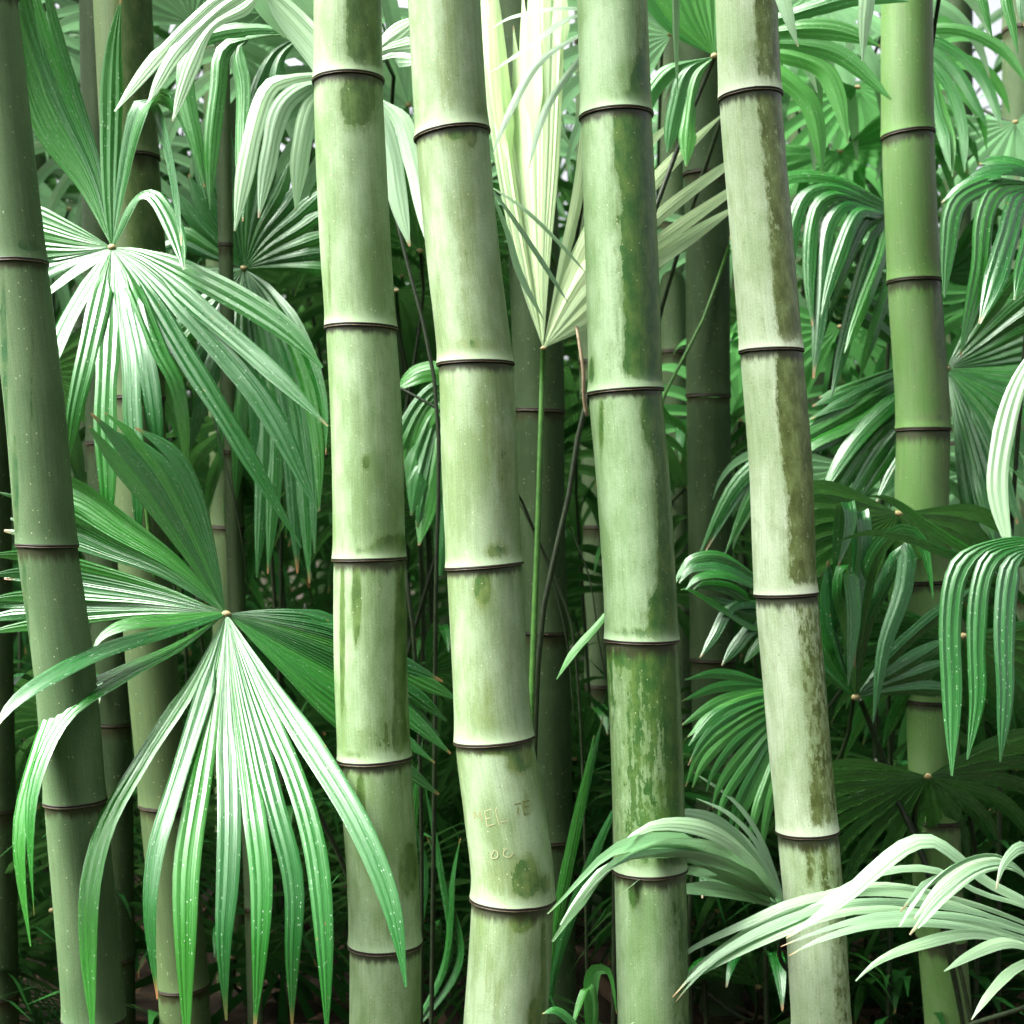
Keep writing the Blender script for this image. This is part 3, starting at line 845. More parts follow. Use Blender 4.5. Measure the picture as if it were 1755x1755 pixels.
hand_frond('fan leaf high up behind the cream culm with a long dark bare stalk', 1225, 96, 3.0, [
    [([(1150, 120), (1100, 190), (1085, 260)], (0, -0.02)), ([(1180, 120), (1160, 190), (1150, 270)], (0, -0.02)), ([(1195, 130), (1182, 200), (1178, 300)], (0, -0.02))],
    [([(1160, 60), (1120, 20), (1090, -30)], (0, 0)), ([(1180, 40), (1155, -10), (1140, -50)], (0, 0)), ([(1200, 30), (1185, -20), (1175, -60)], (0, 0)), ([(1218, 25), (1215, -20), (1212, -60)], (0, 0)), ([(1240, 30), (1250, -20), (1260, -60)], (0, 0))],
    [([(1290, 50), (1380, 20), (1460, 0), (1540, 10)], (-0.05, -0.1)), ([(1290, 65), (1380, 50), (1450, 55), (1530, 85)], (-0.05, -0.1)), ([(1290, 78), (1370, 78), (1440, 100), (1525, 190)], (-0.05, -0.1)),
     ([(1290, 90), (1360, 98), (1420, 130), (1463, 270)], (-0.05, -0.1)), ([(1285, 105), (1340, 130), (1390, 180), (1410, 300)], (-0.05, -0.08))]],
    hw=16, extra=[0, 1, 0], mat=LEAF_BRIGHT, pmat=STEM_DARK, pr=0.005,
    petiole_px=[(1180, 205, 3.0), (1130, 340, 3.0), (1060, 530, 3.02), (1003, 690, 3.03), (970, 875, 3.04), (935, 1018, 3.04), (920, 1170, 3.04), (900, 1900, 3.1)])

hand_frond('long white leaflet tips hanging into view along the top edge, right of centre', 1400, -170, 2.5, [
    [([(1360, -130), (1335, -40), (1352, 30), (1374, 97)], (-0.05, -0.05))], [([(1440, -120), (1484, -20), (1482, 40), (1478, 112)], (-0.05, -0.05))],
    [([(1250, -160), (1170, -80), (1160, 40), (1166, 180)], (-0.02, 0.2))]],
    hw=14, extra=0, mat=LEAF_SKYLIT)
hand_frond('narrow dark leaflet tips hanging into view at the top right corner', 1740, -170, 2.6, [
    [([(1700, -130), (1682, -30), (1692, 30), (1708, 88)], (-0.03, -0.05))], [([(1735, -100), (1722, -10), (1733, 50), (1741, 102)], (-0.03, -0.05))], [([(1790, -120), (1752, -20), (1752, 20), (1765, 60)], (-0.03, -0.05))]],
    hw=9, extra=0, mat=LEAF)

hand_frond('small fan leaf with thin drooping leaflets right of the fresh green culm near the top', 1562, 70, 3.5, [
    [([(1600, 70), (1650, 100), (1690, 150), (1720, 240)], (-0.06, -0.12)), ([(1600, 90), (1640, 125), (1670, 180), (1690, 225)], (-0.06, -0.1)), ([(1600, 110), (1632, 160), (1645, 220), (1642, 297)], (-0.06, -0.1)),
     ([(1592, 125), (1615, 190), (1630, 240), (1634, 300)], (-0.05, -0.1)), ([(1588, 130), (1600, 190), (1612, 240), (1618, 305)], (-0.05, -0.1)), ([(1600, 50), (1660, 55), (1720, 90), (1760, 160)], (-0.06, -0.12))]],
    hw=10, extra=0, mat=LEAF_BRIGHT)

hand_frond('arching fan leaf between the cream and fresh green culms, leaflets hanging in shade', 1548, 372, 3.35, [
    [([(1490, 335), (1430, 308), (1360, 303), (1290, 335)], (-0.05, -0.12)), ([(1490, 345), (1430, 322), (1385, 328), (1358, 385), (1348, 500)], (-0.08, -0.14)), ([(1490, 352), (1430, 335), (1395, 360), (1378, 470), (1376, 570)], (-0.1, -0.16)),
     ([(1490, 358), (1445, 352), (1415, 395), (1402, 530), (1386, 650)], (-0.12, -0.18)), ([(1500, 366), (1470, 365), (1435, 440), (1400, 540)], (-0.12, -0.18)), ([(1505, 372), (1480, 390), (1440, 480), (1395, 600)], (-0.12, -0.18)),
     ([(1515, 380), (1495, 420), (1470, 500), (1420, 690)], (-0.12, -0.2)), ([(1525, 390), (1510, 440), (1480, 520), (1440, 625)], (-0.12, -0.2)), ([(1540, 400), (1530, 460), (1500, 560), (1470, 660)], (-0.1, -0.2))]],
    hw=13, extra=0, mat=LEAF)

hand_frond('fan leaf arching in from the right edge with broad hanging leaflets beside the green culm', 1800, 322, 3.0, [
    [([(1740, 312), (1690, 318), (1640, 350), (1625, 430), (1617, 540)], (-0.1, -0.16)), ([(1750, 318), (1710, 325), (1686, 370), (1672, 470), (1632, 610)], (-0.12, -0.2)), ([(1765, 330), (1745, 345), (1728, 410), (1705, 500), (1682, 578)], (-0.12, -0.2)),
     ([(1785, 345), (1775, 380), (1760, 450), (1740, 540)], (-0.1, -0.18))],
    [([(1750, 300), (1700, 300), (1650, 320), (1615, 350)], (-0.05, -0.05)), ([(1760, 285), (1710, 275), (1670, 285)], (0, 0))]],
    hw=18, extra=[0, 1], mat=LEAF, pleat=0.2, folds=3)

hand_frond('wide fan leaf spread out behind the fresh green culm, radiating to both sides', 1622, 632, 3.32, [
    [([(1660, 560), (1700, 470), (1740, 400)], (0, -0.05)), ([(1680, 580), (1750, 520), (1820, 470)], (0, -0.05)), ([(1690, 600), (1760, 565), (1840, 545)], (0, -0.05)), ([(1695, 618), (1770, 600), (1850, 600)], (0, -0.05)),
     ([(1695, 632), (1770, 632), (1850, 645)], (0, -0.05)), ([(1690, 648), (1760, 665), (1830, 700)], (-0.03, -0.08)), ([(1685, 665), (1740, 705), (1800, 770)], (-0.05, -0.1)), ([(1675, 690), (1720, 755), (1770, 850)], (-0.08, -0.14)),
     ([(1660, 710), (1700, 820), (1735, 940), (1748, 1010)], (-0.12, -0.2)), ([(1648, 720), (1680, 830), (1715, 950)], (-0.12, -0.2)), ([(1636, 720), (1650, 830), (1672, 930)], (-0.1, -0.16))],
    [([(1590, 720), (1560, 800), (1520, 880)], (-0.08, -0.14)), ([(1575, 710), (1520, 790), (1470, 872)], (-0.08, -0.14)), ([(1560, 690), (1480, 780), (1402, 905)], (-0.1, -0.16)), ([(1550, 675), (1460, 755), (1390, 860)], (-0.1, -0.16)),
     ([(1540, 665), (1440, 740), (1283, 800), (1193, 946)], (-0.1, -0.16)), ([(1540, 655), (1440, 715), (1320, 790), (1230, 960)], (-0.1, -0.16)), ([(1540, 645), (1440, 690), (1378, 722)], (-0.05, -0.1)), ([(1545, 632), (1460, 660), (1390, 690)], (-0.04, -0.06))],
    [([(1570, 610), (1490, 555), (1420, 530)], (0, -0.04)), ([(1575, 595), (1510, 530), (1450, 505)], (0, -0.04))]],
    hw=14, extra=[1, 1, 0], mat=LEAF)

hand_frond('dark hearted fan leaf behind the right culms whose leaflets rise, fold and hang', 1466, 1195, 2.95, [
    [([(1452, 1080), (1444, 960), (1452, 862), (1462, 900), (1440, 990)], (-0.05, -0.12))], [([(1464, 1080), (1468, 960), (1474, 862), (1482, 920), (1468, 1010), (1460, 1160)], (-0.05, -0.12))],
    [([(1475, 1090), (1490, 970), (1530, 916), (1570, 922), (1588, 985), (1594, 1058)], (-0.08, -0.14))], [([(1480, 1090), (1515, 1000), (1552, 935), (1548, 1010), (1515, 1110), (1494, 1252)], (-0.1, -0.18))],
    [([(1455, 1090), (1440, 1020), (1452, 965), (1462, 1040), (1456, 1120), (1447, 1202)], (-0.1, -0.18))],
    [([(1510, 1140), (1580, 1070), (1680, 990)], (0.02, 0.04)), ([(1515, 1160), (1580, 1120), (1640, 1080)], (0.02, 0.04)), ([(1518, 1172), (1580, 1150), (1640, 1125)], (0.02, 0.04)), ([(1520, 1185), (1580, 1178), (1650, 1180)], (0.02, 0.04))],
    [([(1440, 1130), (1420, 1050), (1412, 950)], (0, 0)), ([(1435, 1150), (1405, 1090), (1380, 1010)], (0, 0)), ([(1430, 1165), (1385, 1120), (1350, 1070)], (0, 0))]],
    hw=15, extra=0, mat=LEAF, pmat=STEM_DARK)

hand_frond('three broad white leaflets hanging folded at the right edge, before the shaded culm', 1812, 930, 2.62, [
    [([(1740, 925), (1672, 945), (1640, 985), (1628, 1070), (1631, 1190), (1631, 1356)], (-0.05, -0.1)), ([(1755, 935), (1705, 950), (1682, 1000), (1676, 1100), (1680, 1200), (1663, 1326)], (-0.06, -0.12)),
     ([(1770, 945), (1740, 958), (1726, 1010), (1722, 1100), (1725, 1190), (1717, 1326)], (-0.07, -0.14))],
    [([(1740, 965), (1670, 952), (1587, 908), (1520, 870), (1468, 873)], (0.03, 0.03)), ([(1740, 972), (1650, 958), (1560, 925), (1490, 915), (1425, 935)], (0.05, 0.06))]],
    hw=[19, 12], extra=0, mat=LEAF, pleat=0.2, folds=3)
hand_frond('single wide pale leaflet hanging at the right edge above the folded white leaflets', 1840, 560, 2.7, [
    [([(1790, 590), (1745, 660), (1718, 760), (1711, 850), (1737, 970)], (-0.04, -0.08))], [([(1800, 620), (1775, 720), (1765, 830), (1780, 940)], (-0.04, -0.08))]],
    hw=17, extra=0, mat=LEAF_SKYLIT, pleat=0.2, folds=3)

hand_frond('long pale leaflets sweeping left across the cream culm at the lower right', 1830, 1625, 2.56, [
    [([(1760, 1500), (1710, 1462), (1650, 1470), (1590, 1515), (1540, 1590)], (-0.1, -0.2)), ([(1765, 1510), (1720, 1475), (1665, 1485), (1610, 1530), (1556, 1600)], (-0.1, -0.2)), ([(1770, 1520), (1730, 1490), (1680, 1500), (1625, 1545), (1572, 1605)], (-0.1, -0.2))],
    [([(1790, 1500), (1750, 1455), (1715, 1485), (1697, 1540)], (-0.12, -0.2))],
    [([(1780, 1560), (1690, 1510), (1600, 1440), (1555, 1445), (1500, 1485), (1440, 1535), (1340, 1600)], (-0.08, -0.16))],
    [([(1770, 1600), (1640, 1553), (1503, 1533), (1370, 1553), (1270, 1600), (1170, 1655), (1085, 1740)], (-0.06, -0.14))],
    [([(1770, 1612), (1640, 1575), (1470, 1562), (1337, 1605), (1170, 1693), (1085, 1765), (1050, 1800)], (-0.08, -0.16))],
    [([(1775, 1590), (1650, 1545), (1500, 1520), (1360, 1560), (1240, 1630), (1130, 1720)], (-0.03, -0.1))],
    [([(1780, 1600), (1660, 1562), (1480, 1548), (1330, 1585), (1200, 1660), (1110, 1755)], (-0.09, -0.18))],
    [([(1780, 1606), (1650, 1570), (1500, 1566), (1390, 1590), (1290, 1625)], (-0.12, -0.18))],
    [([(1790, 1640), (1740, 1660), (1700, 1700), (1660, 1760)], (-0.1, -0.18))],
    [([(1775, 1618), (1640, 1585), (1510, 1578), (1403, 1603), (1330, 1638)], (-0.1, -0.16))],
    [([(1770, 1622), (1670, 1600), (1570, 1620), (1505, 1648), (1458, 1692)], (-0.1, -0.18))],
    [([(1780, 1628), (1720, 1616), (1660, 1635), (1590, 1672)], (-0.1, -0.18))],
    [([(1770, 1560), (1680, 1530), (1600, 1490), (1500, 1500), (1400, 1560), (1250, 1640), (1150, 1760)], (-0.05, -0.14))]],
    hw=[13, 11, 14, 8, 9, 8, 7, 7, 9, 8, 11, 10, 8], extra=[1] + [0] * 12, mat=LEAF_SKYLIT, pleat=0.3)

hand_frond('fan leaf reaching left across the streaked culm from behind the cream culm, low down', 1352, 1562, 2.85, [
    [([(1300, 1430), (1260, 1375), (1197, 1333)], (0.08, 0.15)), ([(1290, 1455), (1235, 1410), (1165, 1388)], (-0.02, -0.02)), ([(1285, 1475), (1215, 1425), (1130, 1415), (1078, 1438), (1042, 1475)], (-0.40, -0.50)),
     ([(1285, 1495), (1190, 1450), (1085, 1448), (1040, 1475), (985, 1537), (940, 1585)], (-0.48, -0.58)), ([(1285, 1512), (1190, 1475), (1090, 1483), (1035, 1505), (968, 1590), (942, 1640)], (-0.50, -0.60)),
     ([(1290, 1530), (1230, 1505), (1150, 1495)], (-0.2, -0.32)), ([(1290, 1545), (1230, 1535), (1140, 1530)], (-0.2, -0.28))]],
    hw=18, extra=[1], mat=LEAF_SKYLIT, pleat=0.3)

hand_frond('curled fan leaf arching from behind the cream culm toward the streaked culm at mid height', 1345, 1030, 2.95, [
    [([(1290, 985), (1235, 952), (1185, 955), (1160, 985), (1150, 1010)], (-0.06, -0.1)), ([(1290, 995), (1235, 972), (1185, 975), (1164, 1000)], (-0.06, -0.1)), ([(1290, 1005), (1235, 985), (1190, 990), (1166, 1012)], (-0.08, -0.12))],
    [([(1300, 1040), (1250, 1010), (1205, 1004), (1178, 1015)], (-0.04, -0.06)), ([(1300, 1055), (1250, 1040), (1200, 1018)], (-0.04, -0.06))], [([(1300, 1075), (1240, 1045), (1180, 1012), (1160, 1026)], (-0.06, -0.1))],
    [([(1320, 1050), (1290, 1072), (1232, 1135)], (-0.04, -0.06))], [([(1310, 1035), (1255, 1040), (1225, 1090), (1197, 1134)], (-0.06, -0.1))], [([(1325, 1070), (1300, 1100), (1268, 1140)], (-0.04, -0.06))]],
    hw=12, extra=0, mat=LEAF)

hand_frond('fan leaf with many thin drooping leaflets left of the cream culm, below the curled one', 1400, 1195, 3.1, [
    [([(1310, 1170), (1230, 1155), (1165, 1170)], (-0.05, -0.1)), ([(1310, 1182), (1237, 1203), (1170, 1247)], (-0.06, -0.12)), ([(1310, 1192), (1230, 1222), (1172, 1290)], (-0.08, -0.14)), ([(1310, 1210), (1240, 1250), (1200, 1290), (1177, 1345)], (-0.1, -0.16)),
     ([(1318, 1230), (1260, 1275), (1220, 1330), (1205, 1380)], (-0.1, -0.16)), ([(1325, 1250), (1280, 1310), (1240, 1370), (1225, 1420)], (-0.1, -0.16)), ([(1335, 1265), (1300, 1330), (1270, 1400), (1255, 1460)], (-0.1, -0.16)),
     ([(1350, 1270), (1325, 1340), (1305, 1420), (1298, 1480)], (-0.1, -0.15))]],
    hw=10, extra=1, mat=LEAF_BRIGHT)

hand_frond('narrow dark and light blades rising from the ground between the two right central culms', 925, 1800, 3.0, [
    [([(945, 1640), (985, 1430), (1042, 1200)], (0, -0.05))], [([(955, 1600), (1000, 1420), (1050, 1255)], (-0.05, -0.1))], [([(960, 1620), (1010, 1460), (1062, 1320)], (-0.1, -0.2))], [([(945, 1650), (965, 1500), (985, 1380)], (0, 0))]],
    hw=9, extra=0, mat=LEAF, pleat=0.25, base=0)
hand_frond('small pale arched leaf at the bottom edge beside the streaked culm', 1012, 1800, 2.7, [
    [([(1012, 1720), (1020, 1662), (1045, 1662), (1062, 1750)], (-0.05, -0.1))], [([(1015, 1730), (1005, 1690), (985, 1740), (975, 1780)], (-0.05, -0.1))]],
    hw=12, extra=0, mat=LEAF_BRIGHT, base=0)
hand_frond('short white leaf with an orange tip at the bottom edge right of the centre culm', 1000, 1800, 2.35, [
    [([(985, 1760), (955, 1733), (925, 1742)], (-0.02, -0.04))]], hw=9, extra=0, mat=LEAF_BRIGHT, base=0)
hand_frond('loose blades and stalks in the dark gap between the two left central culms', 690, 1790, 3.0, [
    [([(720, 1600), (735, 1480), (712, 1380)], (0, 0))], [([(770, 1640), (760, 1500), (735, 1330)], (0, 0))], [([(790, 1650), (770, 1520), (740, 1420)], (0, 0))], [([(700, 1600), (700, 1450), (715, 1240)], (0, 0))],
    [([(760, 1660), (775, 1500), (790, 1420)], (0, 0))]],
    hw=7, extra=0, mat=LEAF, pleat=0.2, base=0)

hand_frond('green fan leaf seen in the gap between the two left central culms at mid height', 790, 690, 3.3, [
    [([(750, 660), (715, 690), (680, 760)], (-0.03, -0.05)), ([(750, 680), (715, 730), (690, 800)], (-0.03, -0.05)), ([(755, 700), (725, 790), (705, 900)], (-0.05, -0.1)), ([(765, 710), (745, 800), (715, 960)], (-0.05, -0.1)), ([(760, 640), (720, 640), (680, 670)], (0, 0))],
    [([(770, 720), (765, 850), (750, 1000)], (-0.05, -0.1))]],
    hw=20, extra=1, mat=LEAF_BRIGHT, pmat=STEM_DARK)
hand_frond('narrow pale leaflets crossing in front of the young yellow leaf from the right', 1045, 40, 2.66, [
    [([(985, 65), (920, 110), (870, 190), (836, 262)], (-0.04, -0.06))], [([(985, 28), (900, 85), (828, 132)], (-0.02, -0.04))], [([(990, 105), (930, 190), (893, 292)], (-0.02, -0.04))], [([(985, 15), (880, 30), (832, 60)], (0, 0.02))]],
    hw=8, extra=0, mat=LEAF_SKYLIT, base=0)
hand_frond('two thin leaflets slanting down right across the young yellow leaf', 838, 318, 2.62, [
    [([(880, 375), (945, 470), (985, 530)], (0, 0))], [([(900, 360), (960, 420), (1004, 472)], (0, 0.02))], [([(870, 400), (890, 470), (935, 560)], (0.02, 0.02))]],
    hw=6, extra=0, mat=LEAF_SKYLIT, base=0)
hand_frond('single thin light leaflet pointing down left beside the streaked culm', 1060, 1020, 2.8, [
    [([(1030, 1065), (985, 1118), (957, 1166)], (-0.02, -0.04))]], hw=7, extra=0, mat=LEAF_BRIGHT, base=0)
root = thing('dry_sheath', tuple(P(990, 560, 2.7)), 'dry pale pinkish strip of sheath hanging left of the streaked culm', 'dry leaf')
DRY = plain_material('dry_sheath_tan', C(0.30, 0.24, 0.15), C(0.17, 0.12, 0.07), 0.7, (120, 120, 20))
tube('strip', [P(988, 560, 2.72), P(993, 590, 2.70), P(1000, 640, 2.69), P(1001, 680, 2.70), P(1006, 712, 2.71)], 0.003, 0.0042, DRY, root, np.array(root.location), sides=6)
# a bare dark stalk that runs down beside the central culm
root = thing('palm_stalk', tuple(P(668, 330, 2.9)), 'thin dark bare palm stalk leaning against the left side of the centre culm', 'stalk')
tube('stalk', [P(655, 270, 2.9), P(690, 420, 2.88), P(728, 565, 2.86), P(748, 680, 2.85), P(752, 820, 2.85), P(747, 1000, 2.86), P(745, 1300, 2.9), P(735, 2100, 2.95)], 0.0038, 0.0055, STEM_DARK, root, np.array(root.location))
root = thing('palm_stalk', tuple(P(680, 662, 3.0)), 'short dark stalk slanting down behind the centre culm from the waxy culm', 'stalk')
tube('stalk', [P(600, 630, 3.05), P(685, 664, 3.02), P(755, 705, 3.0), P(860, 800, 3.0), P(920, 920, 3.1), P(985, 1100, 3.12), P(1010, 1900, 3.2)], 0.003, 0.0035, STEM_DARK, root, np.array(root.location))
root = thing('palm_stalk', tuple(P(1495, 1250, 3.05)), 'dark stalk slanting down to the right below the dark hearted fan leaf', 'stalk')
tube('stalk', [P(1475, 1200, 3.0), P(1510, 1290, 3.04), P(1545, 1380, 3.06), P(1580, 1460, 3.08), P(1640, 1700, 3.1), P(1680, 2000, 3.12)], 0.006, 0.007, STEM_DARK, root, np.array(root.location))
root = thing('palm_stalk', tuple(P(1140, 672, 3.6)), 'slim green stalk rising to the right from behind the streaked culm', 'stalk')
tube('stalk', [P(1250, 420, 3.65), P(1200, 560, 3.62), P(1140, 675, 3.6), P(1080, 900, 3.6), P(1060, 1700, 3.7)], 0.004, 0.005, STEM, root, np.array(root.location))

twigs = [
    ('thin dark twig slanting behind the left side of the streaked culm', [(975, 900, 3.1), (1010, 990, 3.1), (1030, 1120, 3.12), (1075, 1300, 3.2)], 0.0016),
    ('thin brown twig crossing the dull green culm at mid height', [(885, 850, 3.2), (930, 950, 3.2), (968, 1080, 3.2), (985, 1240, 3.22)], 0.0014),
    ('bare dark stalk leaning left at the right bottom behind the pale leaflets', [(1690, 1900, 3.0), (1640, 1640, 3.0), (1560, 1420, 3.02), (1500, 1300, 3.05)], 0.0045),
    ('bare dark stalk rising right of the waxy culm near the ground', [(720, 2000, 2.9), (722, 1400, 2.85), (708, 1080, 2.8), (690, 960, 2.8)], 0.004),
    ('thin dark twig between the two left culms at half height', [(300, 560, 3.15), (360, 700, 3.1), (410, 900, 3.1), (425, 1000, 3.15)], 0.0016),
]
for lab, pts, r in twigs:
    root = thing('twig', tuple(P(*pts[0])), lab, 'twig')
    tube('stalk', [P(*q) for q in pts], r, r * 1.2, STEM_DARK, root, np.array(root.location), sides=6)
# ------------------------------------------------------------------ further fronds that fill the gaps, behind the ones above
mid = [
    # label, px, py, d, L, facing, tilt, roll, span, n, droop, material
    ('soft green fan leaf at the top between the two left culms, behind the folded leaflets', 330, 40, 3.5, 0.55, 10, 35, 20, 220, 16, 1.2, LEAF_SKYLIT),
    ('fan leaf at the top behind the drooping pale leaf', 480, 70, 3.6, 0.6, -10, 50, -10, 240, 18, 1.0, LEAF_SKYLIT),
    ('fan leaf filling the gap right of the waxy culm near the top', 700, 180, 3.5, 0.5, 0, 40, 0, 240, 16, 1.2, LEAF_SKYLIT),
    ('shaded fan leaf right of the waxy culm, below the pale curved leaflet', 720, 430, 3.4, 0.42, -15, 45, 40, 230, 16, 1.4, LEAF),
    ('fan leaf hanging in the shade behind the lower end of the upper left leaf', 470, 720, 3.6, 0.5, 0, 60, 150, 200, 16, 1.5, LEAF),
    ('fan leaf left of the grey green culm at half height', 60, 640, 3.5, 0.5, 20, 50, 150, 220, 16, 1.5, LEAF),
    ('fan leaf low behind the big glossy leaf', 130, 1230, 3.5, 0.45, 15, 55, -60, 200, 14, 1.5, LEAF),
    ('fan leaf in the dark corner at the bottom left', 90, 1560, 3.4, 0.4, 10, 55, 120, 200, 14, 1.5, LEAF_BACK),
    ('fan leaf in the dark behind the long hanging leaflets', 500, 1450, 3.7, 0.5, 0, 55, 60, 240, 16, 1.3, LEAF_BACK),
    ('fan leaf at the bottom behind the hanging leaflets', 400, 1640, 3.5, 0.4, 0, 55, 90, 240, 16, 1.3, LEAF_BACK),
    ('fan leaf in the gap behind the waxy and centre culms', 730, 880, 3.6, 0.45, 0, 50, -30, 240, 16, 1.2, LEAF),
    ('fan leaf low in the gap behind the waxy and centre culms', 730, 1150, 3.55, 0.4, 0, 55, 120, 220, 14, 1.2, LEAF),
    ('fan leaf between the dull green and slim grey culms', 990, 760, 3.9, 0.4, 0, 45, 0, 240, 14, 1.2, LEAF),
    ('low fan leaf between the dull green and slim grey culms', 985, 1300, 3.9, 0.45, 0, 50, 0, 240, 14, 1.2, LEAF),
    ('fan leaf behind the top of the streaked culm', 1150, 60, 3.5, 0.5, 0, 40, -30, 240, 16, 1.2, LEAF_SKYLIT),
    ('bright fan leaf at the top behind the cream culm', 1400, -20, 3.6, 0.6, 0, 60, 120, 240, 18, 1.3, LEAF_SKYLIT),
    ('fan leaf between the cream and green culms near the top', 1470, 150, 3.9, 0.5, 0, 45, 160, 240, 16, 1.4, LEAF_BRIGHT),
    ('fan leaf deep between the cream and green culms', 1440, 560, 3.9, 0.5, 0, 45, 170, 240, 16, 1.4, LEAF_BRIGHT),
    ('fan leaf behind the right edge leaflets', 1720, 500, 3.7, 0.5, -10, 50, 150, 240, 16, 1.2, LEAF_BRIGHT),
    ('fan leaf behind the cream culm at half height', 1270, 720, 4.2, 0.5, 0, 45, 0, 240, 14, 1.2, LEAF_BRIGHT),
    ('fan leaf in shade at right, above the bottom corner', 1690, 1120, 3.5, 0.5, -10, 50, 170, 240, 16, 1.2, LEAF_BRIGHT),
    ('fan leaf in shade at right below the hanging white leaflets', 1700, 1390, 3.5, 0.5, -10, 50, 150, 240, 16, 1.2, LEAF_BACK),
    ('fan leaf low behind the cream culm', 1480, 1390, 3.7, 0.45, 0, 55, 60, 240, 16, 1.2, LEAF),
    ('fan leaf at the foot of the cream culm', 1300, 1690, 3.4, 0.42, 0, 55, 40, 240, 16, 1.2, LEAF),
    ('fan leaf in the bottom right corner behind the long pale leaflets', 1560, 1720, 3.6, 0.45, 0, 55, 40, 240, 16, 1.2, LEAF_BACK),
    ('bright fan leaf deep between the cream and green culms at mid height', 1470, 800, 3.6, 0.5, 0, 55, 165, 230, 17, 1.3, LEAF_SKYLIT),
    ('bright fan leaf right of the green culm at mid height', 1690, 800, 3.6, 0.5, -10, 55, 170, 230, 17, 1.3, LEAF_SKYLIT),
    ('fan leaf with drooping tips behind the dark hearted leaf', 1520, 1010, 3.5, 0.45, 0, 60, 150, 240, 17, 1.4, LEAF),
    ('bright fan leaf high at the right edge', 1740, 210, 3.9, 0.5, -15, 55, 160, 230, 16, 1.4, LEAF_SKYLIT),
    ('bright fan leaf high between the cream and green culms', 1440, 260, 4.0, 0.5, 10, 60, 150, 230, 16, 1.4, LEAF_BRIGHT),
    ('dark fan leaf added to shade the lower half of the fresh green culm', 1650, 1090, 2.98, 0.42, -15, 35, 185, 210, 17, 0.7, LEAF),  # added fan, placed to shade the culm behind it
    ('dark fan leaf added low down to shade the foot of the fresh green culm', 1590, 1330, 2.98, 0.40, 10, 35, 170, 220, 17, 0.7, LEAF),  # second added fan, keeps light off the culm's foot
    ('dark fan leaf hanging between the cream culm and the hanging white leaflets', 1540, 880, 3.0, 0.36, 10, 35, 190, 200, 16, 0.7, LEAF),
    ('fan leaf standing in the shade right of the streaked culm foot', 1230, 1560, 3.5, 0.4, 0, 50, -20, 240, 14, 1.2, LEAF),
]
for lab, px, py, d, L, fc, ti, ro, sp, n, dr, mt in mid:
    auto_frond(lab, px, py, d, L, fc, ti, ro, sp, n, dr, mt, group='fan palm fronds behind the first culms')

# deep in the grove: copies of six fronds, each copy with its own leaflets
def copy_tree(o, loc, rot, scale, parent=None):
    kids = o.children
    c = o.copy()
    COL.objects.link(c)
    if parent is None:
        c.location, c.rotation_euler, c.scale = loc, rot, scale
    else:
        c.parent = parent
    for ch in kids:
        copy_tree(ch, None, None, None, c)
    return c


FRONT = [(60, 'the left edge culm'), (630, 'the tall waxy culm'), (820, 'the pale centre culm'), (1085, 'the streaked culm'), (1335, 'the cream culm'), (1580, 'the fresh green culm')]


def gap(x, y):
    if x < -20 or x > 1775 or y < -20 or y > 1775:
        return 'beyond the edge of the view'
    h = 'high up' if y < 440 else 'above the middle' if y < 878 else 'below the middle' if y < 1316 else 'low down'
    if x < FRONT[0][0]:
        return h + ' left of ' + FRONT[0][1]
    if x >= FRONT[-1][0]:
        return h + ' right of ' + FRONT[-1][1]
    for (a, m), (b, q) in zip(FRONT, FRONT[1:]):
        if a <= x < b:
            return h + ' between ' + m[4:] + ' and ' + q[4:]


protos = []
for i in range(9):
    hx, hy = random.uniform(200, 1500), random.uniform(300, 1500) if i < 6 else random.uniform(-20, 250)
    hub = P(hx, hy, 4.2 + 0.15 * i)
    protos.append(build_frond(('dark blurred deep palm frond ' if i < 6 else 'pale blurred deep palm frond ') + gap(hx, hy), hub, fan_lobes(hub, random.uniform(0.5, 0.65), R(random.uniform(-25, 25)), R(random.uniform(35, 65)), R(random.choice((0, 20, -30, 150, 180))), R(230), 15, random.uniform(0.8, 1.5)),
                              0.02, 0, LEAF_BACK if i < 6 else LEAF_SKYLIT, group='fan palm fronds deep in the grove', petiole=[hub, hub + np.array((0, .15, -.1)), hub + np.array((0.05, .3, -0.6)), hub + np.array((0.08, .34, -hub[2] - 0.02))]))
for i in range(84):
    d = random.uniform(3.9, 6.6)
    x, y = random.uniform(-120, 1875), random.uniform(-150, 1750)
    if (1650 < x < 1730 and y < 420) or (y < 200 and i % 3 == 0):
        continue
    p = P(x, y, d)
    if p[2] < 0.12:
        p[2] = random.uniform(0.12, 0.8)
    s = random.uniform(0.8, 1.15)
    c = copy_tree(protos[6 + i % 3 if y < 430 else i % 6], tuple(p), (0, 0, R(random.uniform(-50, 50))), (s, s, s))  # high copies use the sky-paled leaf, lower ones the shade-darkened leaf
    c['label'] = ('pale' if y < 430 else 'dark') + ' blurred deep palm frond ' + gap(x, 877.5 - (p[2] - CAM_Z) / (K * d) * 1755)

# slim culms far back
for i in range(26):
    d = random.uniform(4.8, 8.5)
    x = random.uniform(-80, 1840)
    if 1655 < x < 1725:
        x -= 90
    w = random.uniform(0.06, 0.10) / (K * d / 1755)
    lean = random.uniform(-60, 60)
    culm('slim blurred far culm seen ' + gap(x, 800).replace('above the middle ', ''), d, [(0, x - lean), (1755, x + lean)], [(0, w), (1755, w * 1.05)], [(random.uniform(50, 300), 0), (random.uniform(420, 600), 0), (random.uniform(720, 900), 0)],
         random.choice((M_BG, M_BG, M_BGL)), sides=14, step=230, top=-1500, group='slim culms far back in the grove')

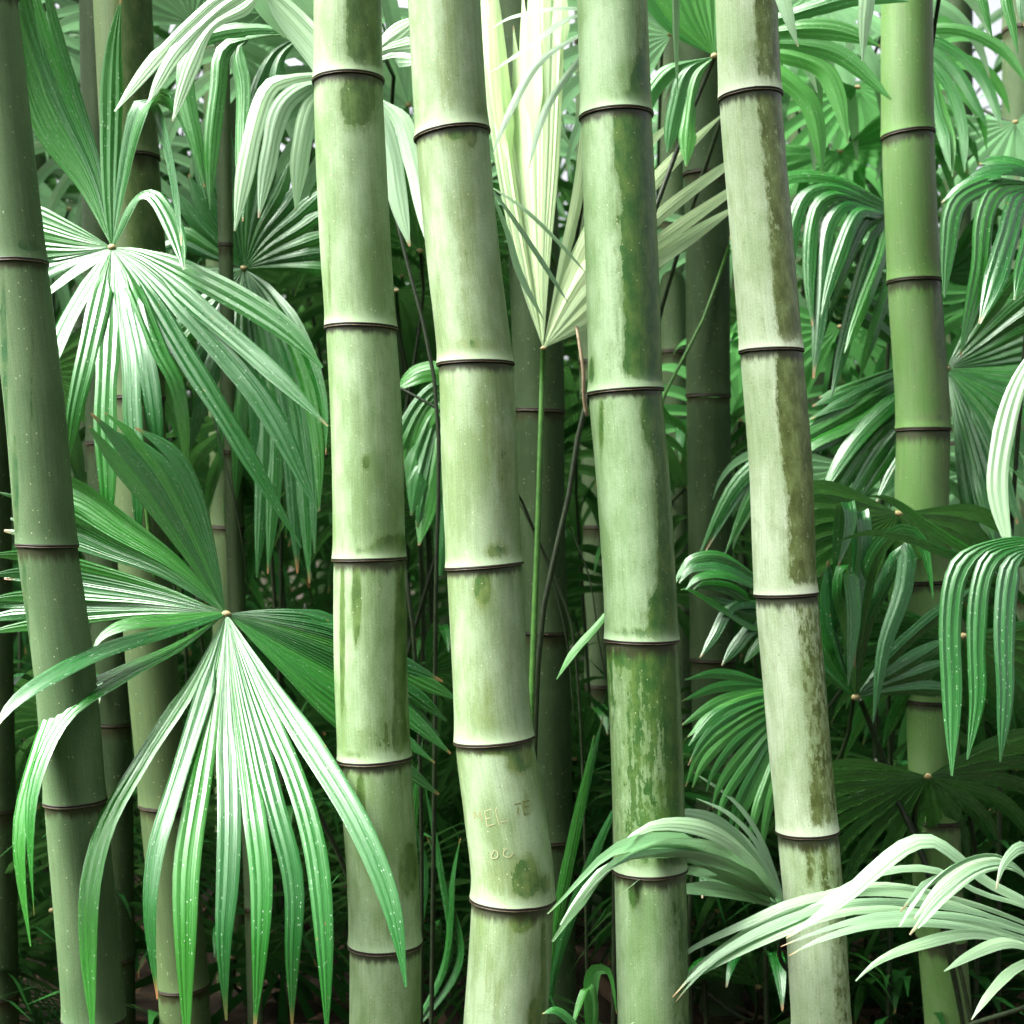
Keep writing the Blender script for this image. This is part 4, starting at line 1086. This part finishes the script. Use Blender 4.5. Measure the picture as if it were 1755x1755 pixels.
# ------------------------------------------------------------------ ground, litter, undergrowth
n = 121
gx = np.linspace(-1, 1, n)
gx = np.sign(gx) * (np.abs(gx) ** 2.6) * 120
V = []
for j in range(n):
    for i in range(n):
        x, y = gx[i], gx[j] + 4
        h = 0.02 * math.sin(x * 7.1 + 1.3 * y) + 0.025 * math.sin(y * 5.3 - x * 2.2) if abs(x) < 12 and abs(y - 4) < 12 else 0
        V.append((x, y, h - 0.01))
F = [(j * n + i, j * n + i + 1, (j + 1) * n + i + 1, (j + 1) * n + i) for j in range(n - 1) for i in range(n - 1)]
soil = plain_material('forest_soil', C(0.010, 0.007, 0.004), C(0.022, 0.015, 0.008), 0.95, (9, 9, 9), 0.2)
g = mesh_obj('ground', V, F, soil)
tag(g, 'dark brown forest soil under the bamboo', kind='structure')

lit = plain_material('dead_leaf', C(0.025, 0.014, 0.006), C(0.06, 0.034, 0.014), 0.8, (9, 9, 9))
V, F = [], []
for i in range(4200):
    x, y = rng.uniform(-3.2, 3.2), rng.uniform(2.0, 8.0)
    a, l, w = rng.uniform(0, 6.28), rng.uniform(0.05, 0.16), rng.uniform(0.008, 0.018)
    c = np.array((x, y, 0.035 + rng.uniform(0, 0.03)))
    u = np.array((math.cos(a), math.sin(a), rng.uniform(-0.25, 0.25)))
    v = np.array((-math.sin(a), math.cos(a), rng.uniform(-0.4, 0.4)))
    b = len(V)
    V += [c - u * l / 2, c + v * w, c + u * l / 2 + (0, 0, 0.01), c - v * w + (0, 0, 0.004)]
    F += [(b, b + 1, b + 2), (b, b + 2, b + 3)]
tag(mesh_obj('leaf_litter', V, F, lit, smooth=False), 'fallen brown bamboo leaves scattered on the soil', kind='stuff')

# undergrowth: many small fans that read as one mass
def blades(count, ylo, yhi, zhi, half, L, name, label, mat, seed, zlo=0.05, inner=0.0, xlo=None):
    r = np.random.default_rng(seed)
    V, F, UV, TI = [], [], [], []
    made = 0
    while made < count:
        y = r.uniform(ylo, yhi)
        x = r.uniform(-abs(half), abs(half)) * (y / yhi if y > 0 else 1.0)
        z = r.uniform(zlo, zhi)
        if xlo is not None:
            x = r.uniform(xlo, half)
        if inner:
            x = r.uniform(inner, half) * (1 if r.random() < 0.5 else -1) * (0.55 + 0.45 * y / yhi)
        px, py = 877.5 + x / (K * y) * 1755, 877.5 - (z - CAM_Z) / (K * y) * 1755
        if y > 0 and 1665 < px < 1728 and py < 330:
            made += 1
            continue
        hub = np.array((x, y, z))
        fc = r.uniform(-1.0, 1.0)
        nrm = np.array((math.sin(fc), -math.cos(fc), 0.0))
        sd = np.array((math.cos(fc), math.sin(fc), 0.0))
        tl = r.uniform(0.3, 1.1)
        up = np.array((0, 0, 1.0)) * math.cos(tl) + nrm * math.sin(tl)
        roll = r.uniform(-3.1, 3.1)
        k = 12
        LL = L * r.uniform(0.7, 1.3)
        for q in range(k):
            th = roll + (q / (k - 1) - 0.5) * 4.0
            d = sd * math.sin(th) + up * math.cos(th)
            p, rows = hub.copy(), []
            w0 = LL * 0.035
            wd = sd * math.cos(th) - up * math.sin(th)
            for s_ in range(6):
                t = s_ / 5
                ww = w0 * (0.15 + 1.5 * t if t < 0.55 else (1 - t) * 2.1 + 0.05)
                rows.append((p - wd * ww, p + wd * ww, t))
                d = d + np.array((0, 0, -0.55)) * t * t
                d = d / np.linalg.norm(d)
                p = p + d * LL / 5
            b = len(V)
            for (a, c, t) in rows:
                V += [a, c]
                UV += [(-1, t * LL + made), (1, t * LL + made)]
                TI += [t * 0.9, t * 0.9]
            for s_ in range(5):
                F.append((b + 2 * s_, b + 2 * s_ + 1, b + 2 * s_ + 3, b + 2 * s_ + 2))
        made += 1
    tag(mesh_obj(name, V, F, mat, uv=UV, attrs={'tip': TI}), label, kind='stuff')


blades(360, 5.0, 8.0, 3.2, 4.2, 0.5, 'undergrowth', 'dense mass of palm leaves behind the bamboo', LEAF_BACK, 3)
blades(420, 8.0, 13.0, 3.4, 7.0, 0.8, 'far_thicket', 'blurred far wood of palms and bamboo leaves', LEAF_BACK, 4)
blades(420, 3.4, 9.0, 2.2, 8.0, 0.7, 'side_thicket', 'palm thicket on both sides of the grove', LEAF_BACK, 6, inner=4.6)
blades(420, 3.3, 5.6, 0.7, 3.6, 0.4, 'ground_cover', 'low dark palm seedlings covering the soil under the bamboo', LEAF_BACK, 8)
blades(520, -9.0, -3.2, 4.2, 7.0, 0.75, 'near_shade_thicket', 'unseen palm thicket added behind the viewer to cut the sky light', LEAF_BACK, 9)  # added out of view to cut frontal sky fill
blades(330, -4.0, 4.6, 6.5, 6.0, 0.8, 'shade_canopy', 'unseen leaves added above and right of the viewer to block sky light', LEAF_BACK, 12, zlo=4.4, xlo=0.6)  # added out of view: blocks sky from the right, sun side left open
blades(330, -7.5, -2.2, 7.0, 1.2, 0.8, 'shade_canopy', 'unseen leaves added high behind the viewer to block sky light', LEAF_BACK, 13, zlo=3.6, xlo=-6.0)  # added out of view: darkens culm fronts and the gaps between them
blades(250, 2.9, 7.0, 6.0, -2.0, 0.75, 'shade_canopy', 'unseen leaves added over the left side to shade the low background', LEAF_BACK, 14, zlo=4.1, xlo=-6.0)  # added out of view: keeps sun off the low background
